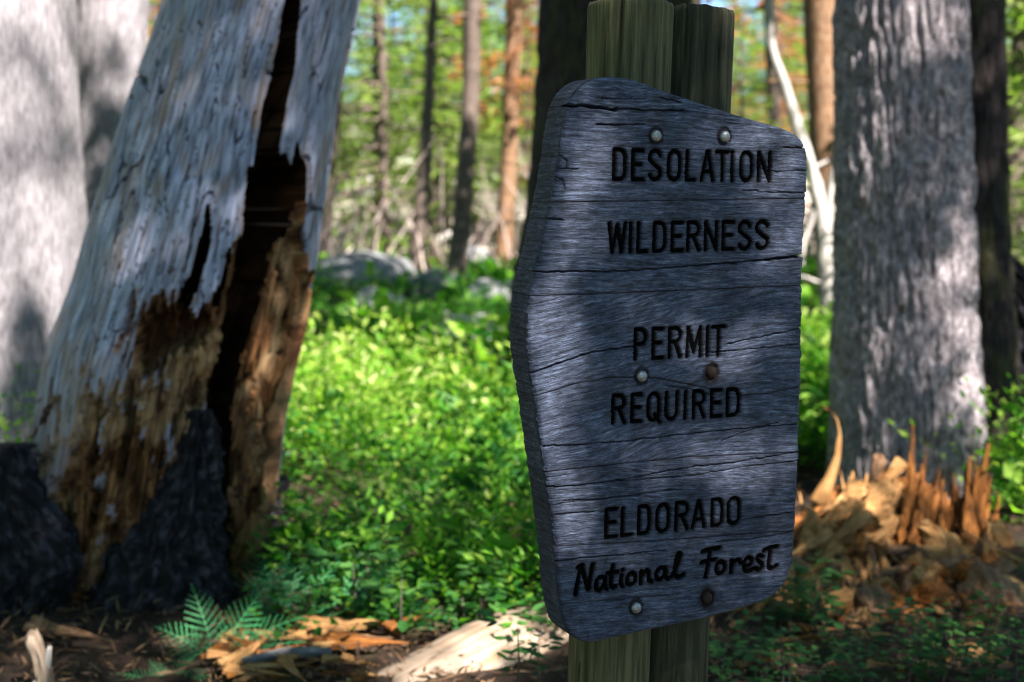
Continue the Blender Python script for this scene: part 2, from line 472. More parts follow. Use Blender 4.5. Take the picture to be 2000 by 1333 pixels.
# ------------------------------------------------------------------ needles (numpy built)
def leaves_mesh(name, P, size, normal_up=0.0, aspect=0.5, tint=None, rng=RNG, droop=0.0, dirs=None):
    """one folded rhombus (2 triangles) per point"""
    n = len(P)
    d = rng.normal(size=(n, 3)) if dirs is None else dirs + rng.normal(size=(n, 3)) * 0.35
    d[:, 2] = d[:, 2] * (1 - normal_up) - droop
    d /= np.linalg.norm(d, axis=1)[:, None] + 1e-9
    up = np.tile([0, 0, 1.0], (n, 1)) + rng.normal(size=(n, 3)) * 0.45
    s = np.cross(d, up); s /= np.linalg.norm(s, axis=1)[:, None] + 1e-9
    nn = np.cross(s, d)
    sz = np.asarray(size) * np.ones(n)
    L = sz[:, None] * d; W = sz[:, None] * aspect * 0.5 * s
    fold = nn * (sz * aspect * 0.18)[:, None]
    V = np.stack([P, P + L * .5 + W + fold, P + L, P + L * .5 - W + fold], 1).reshape(-1, 3)
    i = np.arange(n)[:, None] * 4
    T = np.concatenate([i + [[0, 1, 2]], i + [[0, 2, 3]]])
    if tint is None: tint = rng.random(n)
    return V, T, np.repeat(tint, 4)

def merge_parts(parts):
    Vs, Ts, tt = [], [], []
    o = 0
    for V, T, t in parts:
        Vs.append(V); Ts.append(T + o); tt.append(t); o += len(V)
    return np.vstack(Vs), np.vstack(Ts), np.concatenate(tt)

def tube_arrays(P, R, n=6):
    P = np.asarray(P, float); R = np.asarray(R, float)
    t = np.gradient(P, axis=0); t /= np.linalg.norm(t, axis=1)[:, None] + 1e-9
    ref = np.array([0, 0, 1.0]) if abs(t[0][2]) < 0.9 else np.array([1.0, 0, 0])
    a = np.cross(t, ref); a /= np.linalg.norm(a, axis=1)[:, None] + 1e-9
    b = np.cross(t, a)
    th = np.linspace(0, 2 * np.pi, n, endpoint=False)
    V = P[:, None] + R[:, None, None] * (np.cos(th)[None, :, None] * a[:, None] + np.sin(th)[None, :, None] * b[:, None])
    H = np.concatenate([[0], np.cumsum(np.linalg.norm(np.diff(P, axis=0), axis=1))])
    uv = np.stack([np.tile(np.abs(th - np.pi) * R.mean(), len(P)), np.repeat(H, n)], -1)
    return V.reshape(-1, 3), grid_quads(len(P), n, wrap=True), uv

def tubes_mesh(name, tubes):
    Vs, Qs, Us = [], [], []; o = 0
    for P, R, n in tubes:
        V, Q, U = tube_arrays(P, R, n)
        Vs.append(V); Qs.append(Q + o); Us.append(U); o += len(V)
    return mesh_np(name, np.vstack(Vs), np.vstack(Qs), None, np.vstack(Us))

def bough(rng, p0, direction, length, n=220, leaf=.07, width=.45, aspect=.32):
    """needle sprays along one bough; returns leaf arrays"""
    s = rng.random(n) ** 0.7
    d = np.array(direction, float); d /= np.linalg.norm(d)
    side = np.cross(d, [0, 0, 1]); side /= np.linalg.norm(side) + 1e-9
    lat = (rng.random(n) - .5) * 2 * width * length * (0.25 + 0.75 * np.sin(np.pi * np.clip(s, 0.05, .95)))
    P = p0 + d * (s * length)[:, None] + side * lat[:, None]
    P[:, 2] += rng.normal(size=n) * 0.05 * length - 0.10 * length * s ** 2
    dirs = d[None] * 0.7 + side[None] * np.sign(lat)[:, None] * 0.8
    cl = (vnoise(P[:, 0] * 2.3, P[:, 1] * 2.3, P[:, 2] * 2.3, 4) + 1) / 2
    return leaves_mesh('x', P, leaf * (0.7 + 0.6 * rng.random(n)), aspect=aspect, rng=rng, dirs=dirs, tint=np.clip(cl * .7 + .3 * rng.random(n), 0, 1))

def conifer_crown(seed, H, base, rad, nb, n, leaf, sparse=0.0):
    rng = np.random.default_rng(seed)
    parts, tubes = [], []
    for k in range(nb):
        f = (k + rng.random()) / nb
        z = base + (H - base) * f
        if rng.random() < sparse: continue
        a = rng.random() * 2 * np.pi
        L = rad * (1 - f) ** 0.8 * (0.65 + 0.5 * rng.random()) + 0.12
        d = np.array([math.cos(a), math.sin(a), 0.15 - 0.35 * (1 - f)])
        p0 = np.array([0, 0, z])
        parts.append(bough(rng, p0, d, L, max(12, int(n * L / rad)), leaf))
        pe = p0 + d / np.linalg.norm(d) * L * .85
        tubes.append((np.array([p0, (p0 + pe) / 2 + [0, 0, .02], pe]), np.array([.018, .012, .004]) * (L / 1.0 + .3), 4))
    return merge_parts(parts), tubes

# ------------------------------------------------------------------ standing trees
t, C, R = big_tree('pine_tree', [(0, -260, 136), (230, -265, 144), (500, -275, 163), (700, -290, 172), (900, -320, 185)], 6.2, M['bark_grey'],
         'large grey pine trunk at the left edge, brightly sunlit', 11, amp=.005, nseg=300, dz=.014)
TREES = {'left': t}
t, C, R = big_tree('pine_tree', [(0, 150, 287), (120, 148, 277), (230, 142, 266), (500, 120, 255), (900, 100, 262)], 7.6, M['bark_grey'],
         'grey pine trunk between the leftmost trunk and the leaning snag', 12, amp=.005, dz=.02, nseg=150)
TREES['left2'] = t
t, C, R = big_tree('pine_tree', [(0, 1646, 1872), (200, 1646, 1876), (450, 1645, 1886), (650, 1642, 1893), (800, 1640, 1902), (880, 1637, 1908), (980, 1625, 1925)], 6.0, M['bark_right'],
         'thick grey pine trunk with sun patches behind the splintered stump', 13, amp=.017, fu=30, fv=8, nseg=300, dz=.008)
TREES['right'] = t
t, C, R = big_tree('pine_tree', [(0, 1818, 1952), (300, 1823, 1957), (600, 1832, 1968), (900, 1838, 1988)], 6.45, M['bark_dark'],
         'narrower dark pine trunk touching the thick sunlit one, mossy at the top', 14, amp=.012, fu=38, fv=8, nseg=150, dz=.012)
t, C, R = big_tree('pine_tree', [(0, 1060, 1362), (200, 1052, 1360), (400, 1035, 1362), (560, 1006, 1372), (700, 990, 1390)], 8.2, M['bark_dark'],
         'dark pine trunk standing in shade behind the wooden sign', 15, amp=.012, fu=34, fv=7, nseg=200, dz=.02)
TREES['mid'] = t
t, C, R = big_tree('dark_stump', [(575, 1975, 2040), (600, 1965, 2100), (700, 1962, 2160), (900, 1985, 2190), (1100, 1990, 2200)], 6.7, M['charred'],
         'blackened broken stump at the right edge beside the dark trunk', 16, amp=.03, fu=20, fv=4, nseg=120, dz=.014, height=1.15, kind='stump')

# ------------------------------------------------------------------ leaning snag
SN_Y = 4.75
def snag():
    rows = [(0, 318, 702), (200, 252, 660), (360, 206, 637), (480, 170, 621), (560, 148, 604), (640, 112, 592), (700, 94, 579),
            (850, 64, 552), (920, 46, 546), (1000, 44, 538), (1100, 60, 505), (1180, 60, 500)]
    C, R = rows_to_rings(rows, SN_Y, .0048, z_top=5.2, z_bot=-0.1)
    C[:, 1] += 0.0
    base = np.array([C[0, 0], SN_Y, 0.0])
    nseg = 560
    # denser at the front: angle warp
    T = np.linspace(0, 2 * np.pi, nseg, endpoint=False)
    TT = T + 0.45 * np.sin(T - np.pi / 2 + np.pi / 2 + np.pi / 2) * 0
    n = len(C)
    Tg = np.tile(TT, (n, 1)); Rg = R[:, None] + 0 * Tg
    X = C[:, 0:1] + Rg * np.cos(Tg); Yg = C[:, 1:2] + Rg * np.sin(Tg); Z = C[:, 2:3] + 0 * Tg
    front = np.sin(Tg) < 0.12
    px, py = to_px(np.stack([X, Yg, Z], -1).reshape(-1, 3)); px = px.reshape(n, -1); py = py.reshape(n, -1)
    # along-trunk coordinate (leaning): straighten for the noise
    a = px + 0.19 * py
    jx = 14 * fbm(a / 13, py / 75, 0, 31, 4); jy = 26 * fbm(a / 16, py / 90, 3, 32, 3) + 46 * np.abs(vnoise(a / 6.5, py / 600, 3, 40)) ** .7 - 22 + 14 * vnoise(a / 2.6, py / 500, 3, 43)
    qx, qy = px + jx, py + jy
    crack = in_poly(px + .35 * jx, py, [(570, -60), (550, 65), (535, 130), (517, 200), (505, 265), (497, 320), (490, 380), (480, 430), (530, 480), (590, 460), (600, 380),
                             (598, 318), (590, 300), (583, 280), (572, 330), (560, 345), (546, 335), (545, 300), (552, 250), (560, 200), (570, 150), (576, 85), (583, 30), (590, -60)])
    crack2 = in_poly(px, py, [(575, -2000), (600, -2000), (590, -50), (570, -50)])
    inner = in_poly(qx, qy, [(482, 420), (455, 470), (440, 515), (428, 560), (415, 604), (372, 602), (345, 592), (325, 583), (300, 590), (284, 612), (272, 665), (262, 725),
                             (240, 765), (212, 782), (178, 790), (160, 835), (150, 880), (125, 930), (90, 1000), (60, 1060), (20, 1400), (700, 1400), (640, 560), (606, 548),
                             (601, 480), (603, 420), (600, 350), (560, 340), (520, 380)])
    slit = in_poly(px + .3 * jx, py + .3 * jy, [(408, 392), (396, 450), (372, 540), (348, 595), (366, 600), (388, 548), (408, 465)])
    slit2 = in_poly(px + .3 * jx, py + .3 * jy, [(448, 480), (436, 540), (420, 600), (432, 600), (446, 545)])
    slit3 = in_poly(px + .3 * jx, py + .3 * jy, [(262, 575), (250, 640), (222, 690), (232, 690), (256, 645), (268, 590)])
    cavity = in_poly(px + .8 * jx, py + .2 * jx, [(486, 330), (560, 300), (592, 385), (556, 470), (530, 545), (515, 620), (494, 700), (474, 780), (468, 900), (472, 1000), (476, 1160), (424, 1160), (418, 1000),
                                        (412, 900), (408, 820), (424, 740), (440, 660), (462, 560)])
    cavity2 = in_poly(px + .8 * jx, py + .6 * jy, [(270, 610), (400, 600), (420, 640), (405, 690), (350, 680), (310, 720), (262, 750)])
    inner = inner | cavity
    fib = fbm(a / 7, py / 110, 5, 33, 4)
    fibc = fbm(a / 20, py / 70, 8, 34, 4)
    lowrough = smooth(690, 900, py + 130 * fbm(a / 9, py / 120, 3, 46, 3)) * smooth(420, 200, px)      # rugged lower left
    D = np.zeros_like(px)
    D += 0.006 * fbm(a / 30, py / 160, 1, 35, 4) + 0.0030 * fib
    D += 0.012 * vnoise(np.cos(Tg) * 3, np.sin(Tg) * 3, Z * 2.2, 36)
    hair = np.abs(vnoise(a / 9, py / 120, 21, 41)) ; hair2 = np.abs(vnoise(a / 22, py / 260, 25, 42))
    hl = np.where((hair < .035) & (vnoise(a / 40, py / 90, 22, 44) > .05), 1.0, 0) + np.where((hair2 < .02) & (vnoise(a / 60, py / 160, 27, 45) > 0), 1.0, 0)
    hl = np.clip(hl, 0, 1)
    D -= .010 * hl
    knots = [(690, 60, .0), (330, 360, .02), (480, 330, .012), (230, 480, .01)]
    for kx, ky, ka in knots: D += ka * np.exp(-(((px - kx) / 34) ** 2 + ((py - ky) / 44) ** 2))
    m = front
    D = np.where(m & inner, D - 0.045 - 0.020 * fibc - 0.012 * fib - 0.018 * (fbm(a / 28, py / 30, 2, 37, 3) > 0.10), D)
    D = np.where(m & cavity & inner, D - 0.085 - .04 * fibc, D)
    D = np.where(m & cavity2 & inner, D - 0.05 - .03 * fibc, D)
    D = np.where(m & (crack | crack2), D - 0.24, D)
    D = np.where(m & (slit | slit2), D - 0.07, D)
    D = np.where(m & slit3 & ~inner, D - 0.03, D)
    # blocky flakes on the lower left, still proud
    flake = (fbm(a / 15, py / 48, 6, 38, 3) > 0.07)
    D = np.where(m & (lowrough > .3) & ~inner & flake, D - 0.022, D)
    L = np.where(m & (inner | crack | crack2 | slit | slit2), 1.0, 0.0)
    L = np.where(m & slit3, .7, L)
    L = np.where(m & (lowrough > .3) & ~inner & flake, .8, L)
    L = np.maximum(L, np.where(m & ~inner, .55 * lowrough, 0))
    # a few pale flakes left standing on the brown
    fl = m & inner & ~cavity & (fbm(a / 11, py / 50, 12, 39, 3) > 0.22) & (py > 700) & (px < 420)
    D = np.where(fl, D + 0.022, D); L = np.where(fl, .25, L)
    char = np.where(m & (crack | crack2 | slit | slit2), .98, 0.0)  # mask of the shade painted into crack, slits and hollow
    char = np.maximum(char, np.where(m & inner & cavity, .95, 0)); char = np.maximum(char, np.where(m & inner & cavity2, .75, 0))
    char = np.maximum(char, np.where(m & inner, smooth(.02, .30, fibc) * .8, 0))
    def dil(A):
        B = A.copy()
        for sx in (-1, 0, 1):
            for sy in (-1, 0, 1): B = np.maximum(B, np.roll(np.roll(A, sx, 0), sy, 1))
        return B
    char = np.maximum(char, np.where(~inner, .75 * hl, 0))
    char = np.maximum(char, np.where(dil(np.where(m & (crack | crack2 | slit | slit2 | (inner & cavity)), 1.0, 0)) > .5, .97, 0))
    L = dil(L)
    me = rings_mesh('trunk', C - base, R, nseg, lambda a_, b_, c_: D, layer_fn=L)
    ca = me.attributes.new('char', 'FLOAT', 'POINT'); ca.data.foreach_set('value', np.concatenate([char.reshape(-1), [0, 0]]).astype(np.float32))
    root = empty('snag', tuple(base), 'leaning silver grey dead tree with split and hollow rotten base', 'dead tree')
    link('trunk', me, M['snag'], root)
    def slab(rows, Y, seed, name='bark_slab', mat='charred', squash=.5, amp=.034, nseg=190, dz=.006, label=None):
        C, R = rows_to_rings(rows, Y, dz, z_bot=None)
        b0 = np.array([C[0, 0], Y, C[0, 2]])
        def disp(T, H, R):
            x, y = np.cos(T) * R[0, 0], np.sin(T) * R[0, 0]
            w1 = .02 * vnoise(x * 12, y * 12, H * 10, seed + 5)
            pl1 = np.abs(vnoise((x + w1) * 15, y * 15, H * 4.5, seed + 6)); pl2 = np.abs(vnoise((x + w1) * 32, y * 32, H * 12, seed + 7))
            return amp * (1.3 * fbm(x * 7, y * 7, H * 4, seed, 3) + 1.1 * smooth(0, .35, pl1) + .6 * smooth(0, .35, pl2) + .35 * vnoise(x * 60, y * 60, H * 34, seed + 4) - .8)
        o = link(name, rings_mesh(name, C - b0, R, nseg, disp, squash=squash), M[mat], root, tuple(b0 - base))
        if label: o['label'] = label
        return o
    slab([(800, 378, 400), (815, 372, 412), (860, 358, 414), (920, 322, 415), (1000, 268, 418), (1060, 222, 422), (1120, 195, 440), (1200, 160, 452), (1333, 130, 470), (1400, 100, 500)],
         4.42, 51, label='tall charred bark flap pointing up in front of the hollow')
    slab([(868, -70, 38), (900, -90, 60), (940, -95, 72), (1000, -95, 108), (1050, -95, 146), (1090, -95, 164), (1115, -95, 150), (1150, -95, 118), (1220, -100, 110), (1400, -100, 120)],
         4.35, 52, label='charred bark mass at the left foot of the snag')
    slab([(925, 528, 546), (960, 520, 548), (1040, 512, 546), (1110, 498, 540)], 4.9, 53, squash=.4, nseg=60)
    return root
SNAG = snag()

# ------------------------------------------------------------------ the sign
YAW = math.radians(23.2)
ROLL = math.radians(-1.6)
U0 = np.array([math.cos(YAW), math.sin(YAW), 0.0]); W0 = np.array([0, 0, 1.0])
NRM = np.array([math.sin(YAW), -math.cos(YAW), 0.0])
UAX = U0 * math.cos(ROLL) + W0 * math.sin(ROLL)
VAX = -U0 * math.sin(ROLL) + W0 * math.cos(ROLL)
ORG = at(1330, 700, 2.38)
TH = 0.080

def pl(px, py, off=0.0):
    """photo pixel -> local (u, v) on the board plane (shifted back by off)"""
    r = ray(px, py); o = ORG - NRM * off
    s = np.dot(o - CAM, NRM) / np.dot(r, NRM)
    p = CAM + r * s - o
    return float(np.dot(p, UAX)), float(np.dot(p, VAX))

def chaikin(P, n=2, closed=True):
    P = np.asarray(P, float)
    for _ in range(n):
        Q = np.roll(P, -1, 0) if closed else P[1:]
        A = P if closed else P[:-1]
        P = np.stack([A * .75 + Q * .25, A * .25 + Q * .75], 1).reshape(-1, 2)
    return P

def z7(x, y): return (1000 + x / 2.339, 130 + y / 2.339)
def z8(x, y): return (1000 + x / 2.339, 700 + y / 2.339)

OUT_PX = [(1190, 149), (1225, 152), (1262, 164), (1300, 179), (1350, 195), (1400, 212), (1450, 229), (1500, 242), (1540, 254), (1564, 268), (1577, 292),
          (1579, 330), (1574, 400), (1569, 480), (1567, 560), (1566, 700), (1562, 830), (1558, 950), (1553, 1040), (1549, 1092), (1540, 1130), (1520, 1158), (1488, 1178),
          (1400, 1203), (1300, 1225), (1220, 1242), (1160, 1256), (1130, 1253), (1110, 1236), (1097, 1190), (1091, 1128), (1086, 1067), (1078, 1010), (1067, 923), (1056, 850),
          (1046, 774), (1038, 727), (1033, 690), (1031, 640), (1036, 580), (1045, 532), (1059, 480), (1077, 400), (1087, 350), (1097, 290), (1103, 240), (1110, 205), (1128, 174), (1155, 154)]
OUT = chaikin([pl(*p) for p in OUT_PX], 2)

def strokes():
    A = {}
    def arc(cx, cy, rx, ry, a0, a1, n=10):
        return [(cx + rx * math.cos(math.radians(a0 + (a1 - a0) * i / n)), cy + ry * math.sin(math.radians(a0 + (a1 - a0) * i / n))) for i in range(n + 1)]
    A['D'] = [[(0, 0), (0, 1), (.55, 1)] + arc(.55, .7, .45, .3, 90, 0, 6) + arc(.55, .3, .45, .3, 0, -90, 6) + [(0, 0)]]
    A['E'] = [[(.95, 1), (0, 1), (0, 0), (1, 0)], [(0, .52), (.8, .52)]]
    A['S'] = [arc(.5, .76, .5, .24, 20, 180, 8) + [(.05, .66), (.5, .5), (.95, .36)] + arc(.5, .24, .5, .24, 0, -160, 8)]
    A['O'] = [arc(.5, .72, .5, .28, 0, 180, 10) + arc(.5, .28, .5, .28, 180, 360, 10) + [(1, .72)]]
    A['Q'] = [A['O'][0], [(.6, .22), (1.05, -.06)]]
    A['L'] = [[(0, 1), (0, 0), (1, 0)]]
    A['A'] = [[(0, 0), (.45, 1), (.55, 1), (1, 0)], [(.2, .3), (.8, .3)]]
    A['T'] = [[(0, 1), (1, 1)], [(.5, 1), (.5, 0)]]
    A['I'] = [[(.5, 0), (.5, 1)]]
    A['N'] = [[(0, 0), (0, 1), (1, 0), (1, 1)]]
    A['W'] = [[(0, 1), (.22, 0), (.5, .95), (.78, 0), (1, 1)]]
    A['R'] = [[(0, 0), (0, 1), (.55, 1)] + arc(.55, .76, .43, .24, 90, -90, 8) + [(0, .52)], [(.5, .52), (1, 0)]]
    A['P'] = [[(0, 0), (0, 1), (.55, 1)] + arc(.55, .75, .45, .25, 90, -90, 8) + [(0, .5)]]
    A['M'] = [[(0, 0), (.05, 1), (.5, .15), (.95, 1), (1, 0)]]
    A['U'] = [[(0, 1), (0, .28)] + arc(.5, .28, .5, .28, 180, 360, 10) + [(1, 1)]]
    return A
GL = strokes()
HW = 0.0039            # half the routed width
GROOVES = []           # (polyline in local uv, half width)
def caps(letters, tl, tr, bl, br, conv, hw=HW):
    for ch, x0, x1 in letters:
        fx = lambda x: (x - tl[0]) / (tr[0] - tl[0])
        pts = []
        pad = 9.0
        for st in GL[ch]:
            q = []
            for sx, sy in st:
                x = (x0 + pad) + sx * (x1 - x0 - 2 * pad) if x1 - x0 > 2.5 * pad else (x0 + x1) / 2
                yt = tl[1] + (tr[1] - tl[1]) * fx(x) + pad; yb = bl[1] + (br[1] - bl[1]) * fx(x) - pad
                q.append(pl(*conv(x - (1 - sy) * 3, yb + (yt - yb) * sy)))
            GROOVES.append((q, hw))
caps([('D', 462, 530), ('E', 548, 612), ('S', 625, 692), ('O', 712, 780), ('L', 795, 848), ('A', 862, 932), ('T', 930, 1000), ('I', 998, 1022), ('O', 1042, 1108), ('N', 1122, 1190)],
     (470, 372), (1190, 388), (465, 524), (1180, 532), z7)
caps([('W', 438, 530), ('I', 533, 558), ('L', 572, 628), ('D', 645, 712), ('E', 728, 792), ('R', 800, 867), ('N', 880, 947), ('E', 960, 1025), ('S', 1033, 1100), ('S', 1112, 1180)],
     (440, 710), (1178, 700), (440, 858), (1178, 840), z7)
caps([('P', 558, 622), ('E', 640, 702), ('R', 715, 782), ('M', 796, 874), ('I', 884, 908), ('T', 910, 982)],
     (558, 1195), (982, 1180), (558, 1346), (982, 1328), z7)
caps([('R', 458, 528), ('E', 545, 605), ('Q', 618, 685), ('U', 700, 767), ('I', 785, 808), ('R', 826, 892), ('E', 908, 970), ('D', 980, 1048)],
     (458, 165), (1048, 132), (458, 306), (1048, 268), z8)
caps([('E', 425, 490), ('L', 499, 560), ('D', 575, 640), ('O', 658, 727), ('R', 745, 815), ('A', 820, 892), ('D', 910, 972), ('O', 983, 1050)],
     (425, 685), (1050, 628), (425, 830), (1050, 762), z8)
def script(st, hw):
    for s in st:
        P = chaikin([pl(*z8(*p)) for p in s], 2, closed=False)
        P = [pl(*z8(*s[0]))] + [tuple(p) for p in P] + [pl(*z8(*s[-1]))]
        GROOVES.append((P, hw))
script([
    [(292, 1080), (302, 1020), (318, 955), (330, 985), (345, 1040), (352, 1065), (358, 1010), (370, 945)], [(302, 958), (322, 948)],            # N
    [(428, 1005), (405, 1000), (386, 1020), (385, 1058), (402, 1064), (424, 1035), (430, 1008), (426, 1045), (436, 1056)],                   # a
    [(462, 950), (456, 1000), (452, 1040), (462, 1052), (474, 1044)], [(438, 985), (486, 978)],                                              # t
    [(503, 995), (498, 1030), (506, 1044)], [(507, 968), (508, 970)],                                                                        # i
    [(548, 982), (528, 1000), (528, 1032), (546, 1038), (566, 1020), (566, 992), (548, 982)],                                                # o
    [(592, 975), (590, 1030)], [(592, 1000), (615, 968), (628, 975), (626, 1018), (640, 1022)],                                             # n
    [(702, 962), (680, 958), (660, 978), (662, 1010), (680, 1014), (700, 990), (706, 962), (702, 1000), (716, 1010)],                        # a
    [(730, 1000), (758, 950), (774, 900), (762, 890), (750, 930), (745, 985), (758, 1005), (785, 990)],                                      # l
    [(872, 886), (900, 876), (950, 868)], [(908, 876), (900, 930), (886, 1000)], [(868, 935), (905, 925), (930, 922)],                       # F
    [(955, 930), (936, 945), (936, 980), (952, 988), (974, 970), (974, 940), (955, 930)],                                                   # o
    [(1005, 925), (1002, 980)], [(1004, 950), (1025, 922), (1045, 925), (1046, 936)],                                                       # r
    [(1062, 955), (1095, 945), (1098, 918), (1080, 910), (1062, 930), (1062, 968), (1080, 978), (1104, 964)],                               # e
    [(1145, 908), (1128, 900), (1120, 920), (1142, 938), (1146, 960), (1124, 970), (1114, 962)],                                            # s
    [(1184, 866), (1176, 920), (1172, 955), (1186, 965), (1208, 948)], [(1152, 880), (1182, 866), (1212, 862)],                              # t
], .0045)

CRACKS = [  # (px polyline, half width m, depth m)
    ([(1086, 212), (1112, 207), (1136, 207), (1160, 210), (1205, 214)], .0032, .022), ([(1160, 210), (1205, 213), (1260, 215), (1335, 216)], .0010, .010),
    ([(1175, 192), (1210, 194), (1260, 193)], .0007, .006), ([(1165, 243), (1205, 244), (1262, 244)], .0010, .008), ([(1290, 192), (1330, 200)], .0007, .006),
    ([(1019, 506), (1030, 520), (1045, 532), (1130, 531), (1239, 529), (1342, 521), (1430, 514), (1500, 508), (1570, 502)], .0010, .012),
    ([(1470, 512), (1520, 504), (1570, 500)], .0018, .014),
    ([(1450, 371), (1500, 376), (1578, 378)][::1], .0006, .005), ([(1530, 288), (1580, 289)], .0009, .008),
    ([(1047, 390), (1056, 400), (1064, 425), (1100, 430)], .0007, .006),
    ([(1006, 725), (1022, 726), (1040, 730), (1070, 718), (1118, 702), (1150, 690), (1190, 682), (1260, 676)], .0011, .012),
    ([(1420, 672), (1500, 656), (1566, 641)], .0008, .008), ([(1300, 752), (1400, 772)], .0005, .004),
    ([(1380, 690), (1440, 684), (1565, 673)], .0007, .006),
    ([(1062, 873), (1120, 870), (1200, 864), (1280, 856), (1400, 842), (1562, 828)], .0008, .008),
    ([(1036, 944), (1070, 953), (1120, 950), (1210, 938), (1330, 915), (1420, 905), (1560, 884)], .0008, .007),
    ([(1200, 940), (1350, 930), (1450, 912), (1562, 900)], .0005, .004), ([(1088, 985), (1180, 975), (1330, 955)], .0005, .004),
    ([(1085, 1098), (1140, 1090), (1210, 1085), (1300, 1075)], .0008, .008), ([(1400, 1060), (1470, 1052), (1552, 1040)], .0007, .006),
    ([(1410, 862), (1450, 845), (1520, 825)], .0005, .004), ([(1085, 1005), (1160, 1000)], .0006, .005),
    ([(1420, 1020), (1500, 1008), (1555, 1000)], .0007, .006), ([(1100, 980), (1250, 968)], .0005, .004),
    ([(1100, 1180), (1200, 1172), (1330, 1160)], .0004, .003), ([(1250, 335), (1340, 338)], .0005, .003), ([(1480, 330), (1520, 336), (1572, 334)], .0006, .004),
    ([(1095, 330), (1130, 332)], .0006, .004), ([(1090, 300), (1108, 315), (1106, 332)], .0005, .004), ([(1085, 345), (1100, 352), (1104, 370)], .0005, .004),
]
CRK = [([pl(*p) for p in c], w, d) for c, w, d in CRACKS]
JOINTS_PX = [
    [(980, 388), (1047, 390), (1080, 396), (1200, 394), (1400, 391), (1575, 388), (1620, 387)],
    [(960, 568), (1006, 572), (1036, 579), (1160, 575), (1368, 566), (1567, 558), (1620, 556)],
    [(960, 745), (1015, 758), (1045, 774), (1080, 764), (1120, 751), (1195, 737), (1280, 738), (1350, 752), (1450, 774), (1500, 768), (1562, 756), (1620, 750)],
    [(980, 912), (1036, 917), (1066, 923), (1200, 908), (1350, 893), (1560, 884), (1620, 882)],
    [(990, 1010), (1053, 1038), (1086, 1067), (1200, 1062), (1350, 1052), (1553, 1037), (1620, 1034)],
]
JN = []
for j in JOINTS_PX:
    P = np.array([pl(*p) for p in j]); JN.append(P)
BOLTS = [((1281, 266), 0), ((1415, 267), 0), ((1253, 735), 0), ((1390, 728), 1), ((1242, 1187), 0), ((1381, 1168), 1)]
BOLT_UV = [(pl(*p), r) for p, r in BOLTS]

def board_mat():
    m, nt = new_mat('weathered_board'); b = NB(nt)
    uvn = b.n("ShaderNodeUVMap", uv_map="UVMap").outputs[0]
    info = b.n("ShaderNodeObjectInfo").outputs['Random']
    fine = b.noise(b.map(uvn, (55, 800, 1)), 1.0, 5, 0.7, 0.1)
    mid = b.noise(b.map(uvn, (16, 190, 1)), 1.0, 6, 0.7, 0.3)
    pores = b.noise(b.map(uvn, (110, 620, 1)), 1.0, 2, 0.5, 0.0)
    big = b.noise(b.map(uvn, (9, 22, 1)), 1.0, 5, 0.6, 0.6)
    mott = b.noise(b.map(uvn, (55, 130, 1)), 1.0, 5, 0.75, 0.3)
    col = b.ramp(mid, [(0.30, (0.0140, 0.0190, 0.0353)), (0.45, (0.0457, 0.0598, 0.1012)), (0.6, (0.0949, 0.1196, 0.1941)), (0.75, (0.1932, 0.2343, 0.3411))])
    col = b.mix(0.85, col, b.ramp(fine, [(0.32, g3(.12)), (0.5, g3(.95)), (0.68, g3(1.7))]), 'MULTIPLY')
    col = b.mix(0.75, col, b.ramp(big, [(0.30, g3(.42)), (0.55, g3(1.05)), (0.75, g3(1.3))]), 'MULTIPLY')
    col = b.mix(0.8, col, b.ramp(mott, [(0.35, g3(.35)), (0.6, g3(1.3))]), 'MULTIPLY')
    col = b.mix(b.ramp(pores, [(0.66, g3(0)), (0.74, g3(.85))]), col, (.03, .03, .035))
    ob = b.ramp(info, [(0.0, g3(.85)), (1.0, g3(1.1))])
    col = b.mix(1.0, col, ob, 'MULTIPLY')
    stain = b.attr("stain")
    col = b.mix(stain, col, (.018, .012, .010))
    paint = b.attr("paint")
    col = b.mix(paint, col, (.0025, .0022, .0025))
    bs = b.n("ShaderNodeBsdfPrincipled")
    b.l(col, bs.inputs['Base Color'])
    r = b.math('ADD', 0.72, b.math('MULTIPLY', paint, 0.2)); b.l(r, bs.inputs['Roughness'])
    b.l(b.math('SUBTRACT', 0.3, b.math('MULTIPLY', b.math('MAXIMUM', paint, stain), 0.27)), bs.inputs['Specular IOR Level'])
    h = b.math('ADD', fine, b.math('MULTIPLY', mid, 1.6))
    h = b.math('ADD', h, b.math('MULTIPLY', pores, -0.6))
    bp = b.n("ShaderNodeBump"); bp.inputs['Strength'].default_value = .9; bp.inputs['Distance'].default_value = .002
    b.l(h, bp.inputs['Height']); b.l(bp.outputs[0], bs.inputs['Normal'])
    o = b.n("ShaderNodeOutputMaterial"); b.l(bs.outputs[0], o.inputs[0])
    return m
M['board'] = board_mat()
def metal(name, c1, c2, rough, metallic):
    m, nt = new_mat(name); b = NB(nt)
    tc = b.n("ShaderNodeTexCoord").outputs['Object']
    n = b.noise(tc, 260, 4, .6)
    bs = b.n("ShaderNodeBsdfPrincipled"); bs.inputs['Metallic'].default_value = metallic
    b.l(b.ramp(n, [(0.38, c1), (0.62, c2)]), bs.inputs['Base Color'])
    b.l(b.ramp(n, [(0.3, g3(rough - .12)), (0.7, g3(rough + .15))]), bs.inputs['Roughness'])
    bp = b.n("ShaderNodeBump"); bp.inputs['Strength'].default_value = .3; bp.inputs['Distance'].default_value = .001
    b.l(n, bp.inputs['Height']); b.l(bp.outputs[0], bs.inputs['Normal'])
    o = b.n("ShaderNodeOutputMaterial"); b.l(bs.outputs[0], o.inputs[0]); return m
M['galv'] = metal('galvanised_steel', (.20, .21, .22), (.42, .43, .45), .45, .75)
M['rust'] = metal('rusty_steel', (.008, .004, .003), (.035, .015, .010), .85, .2)

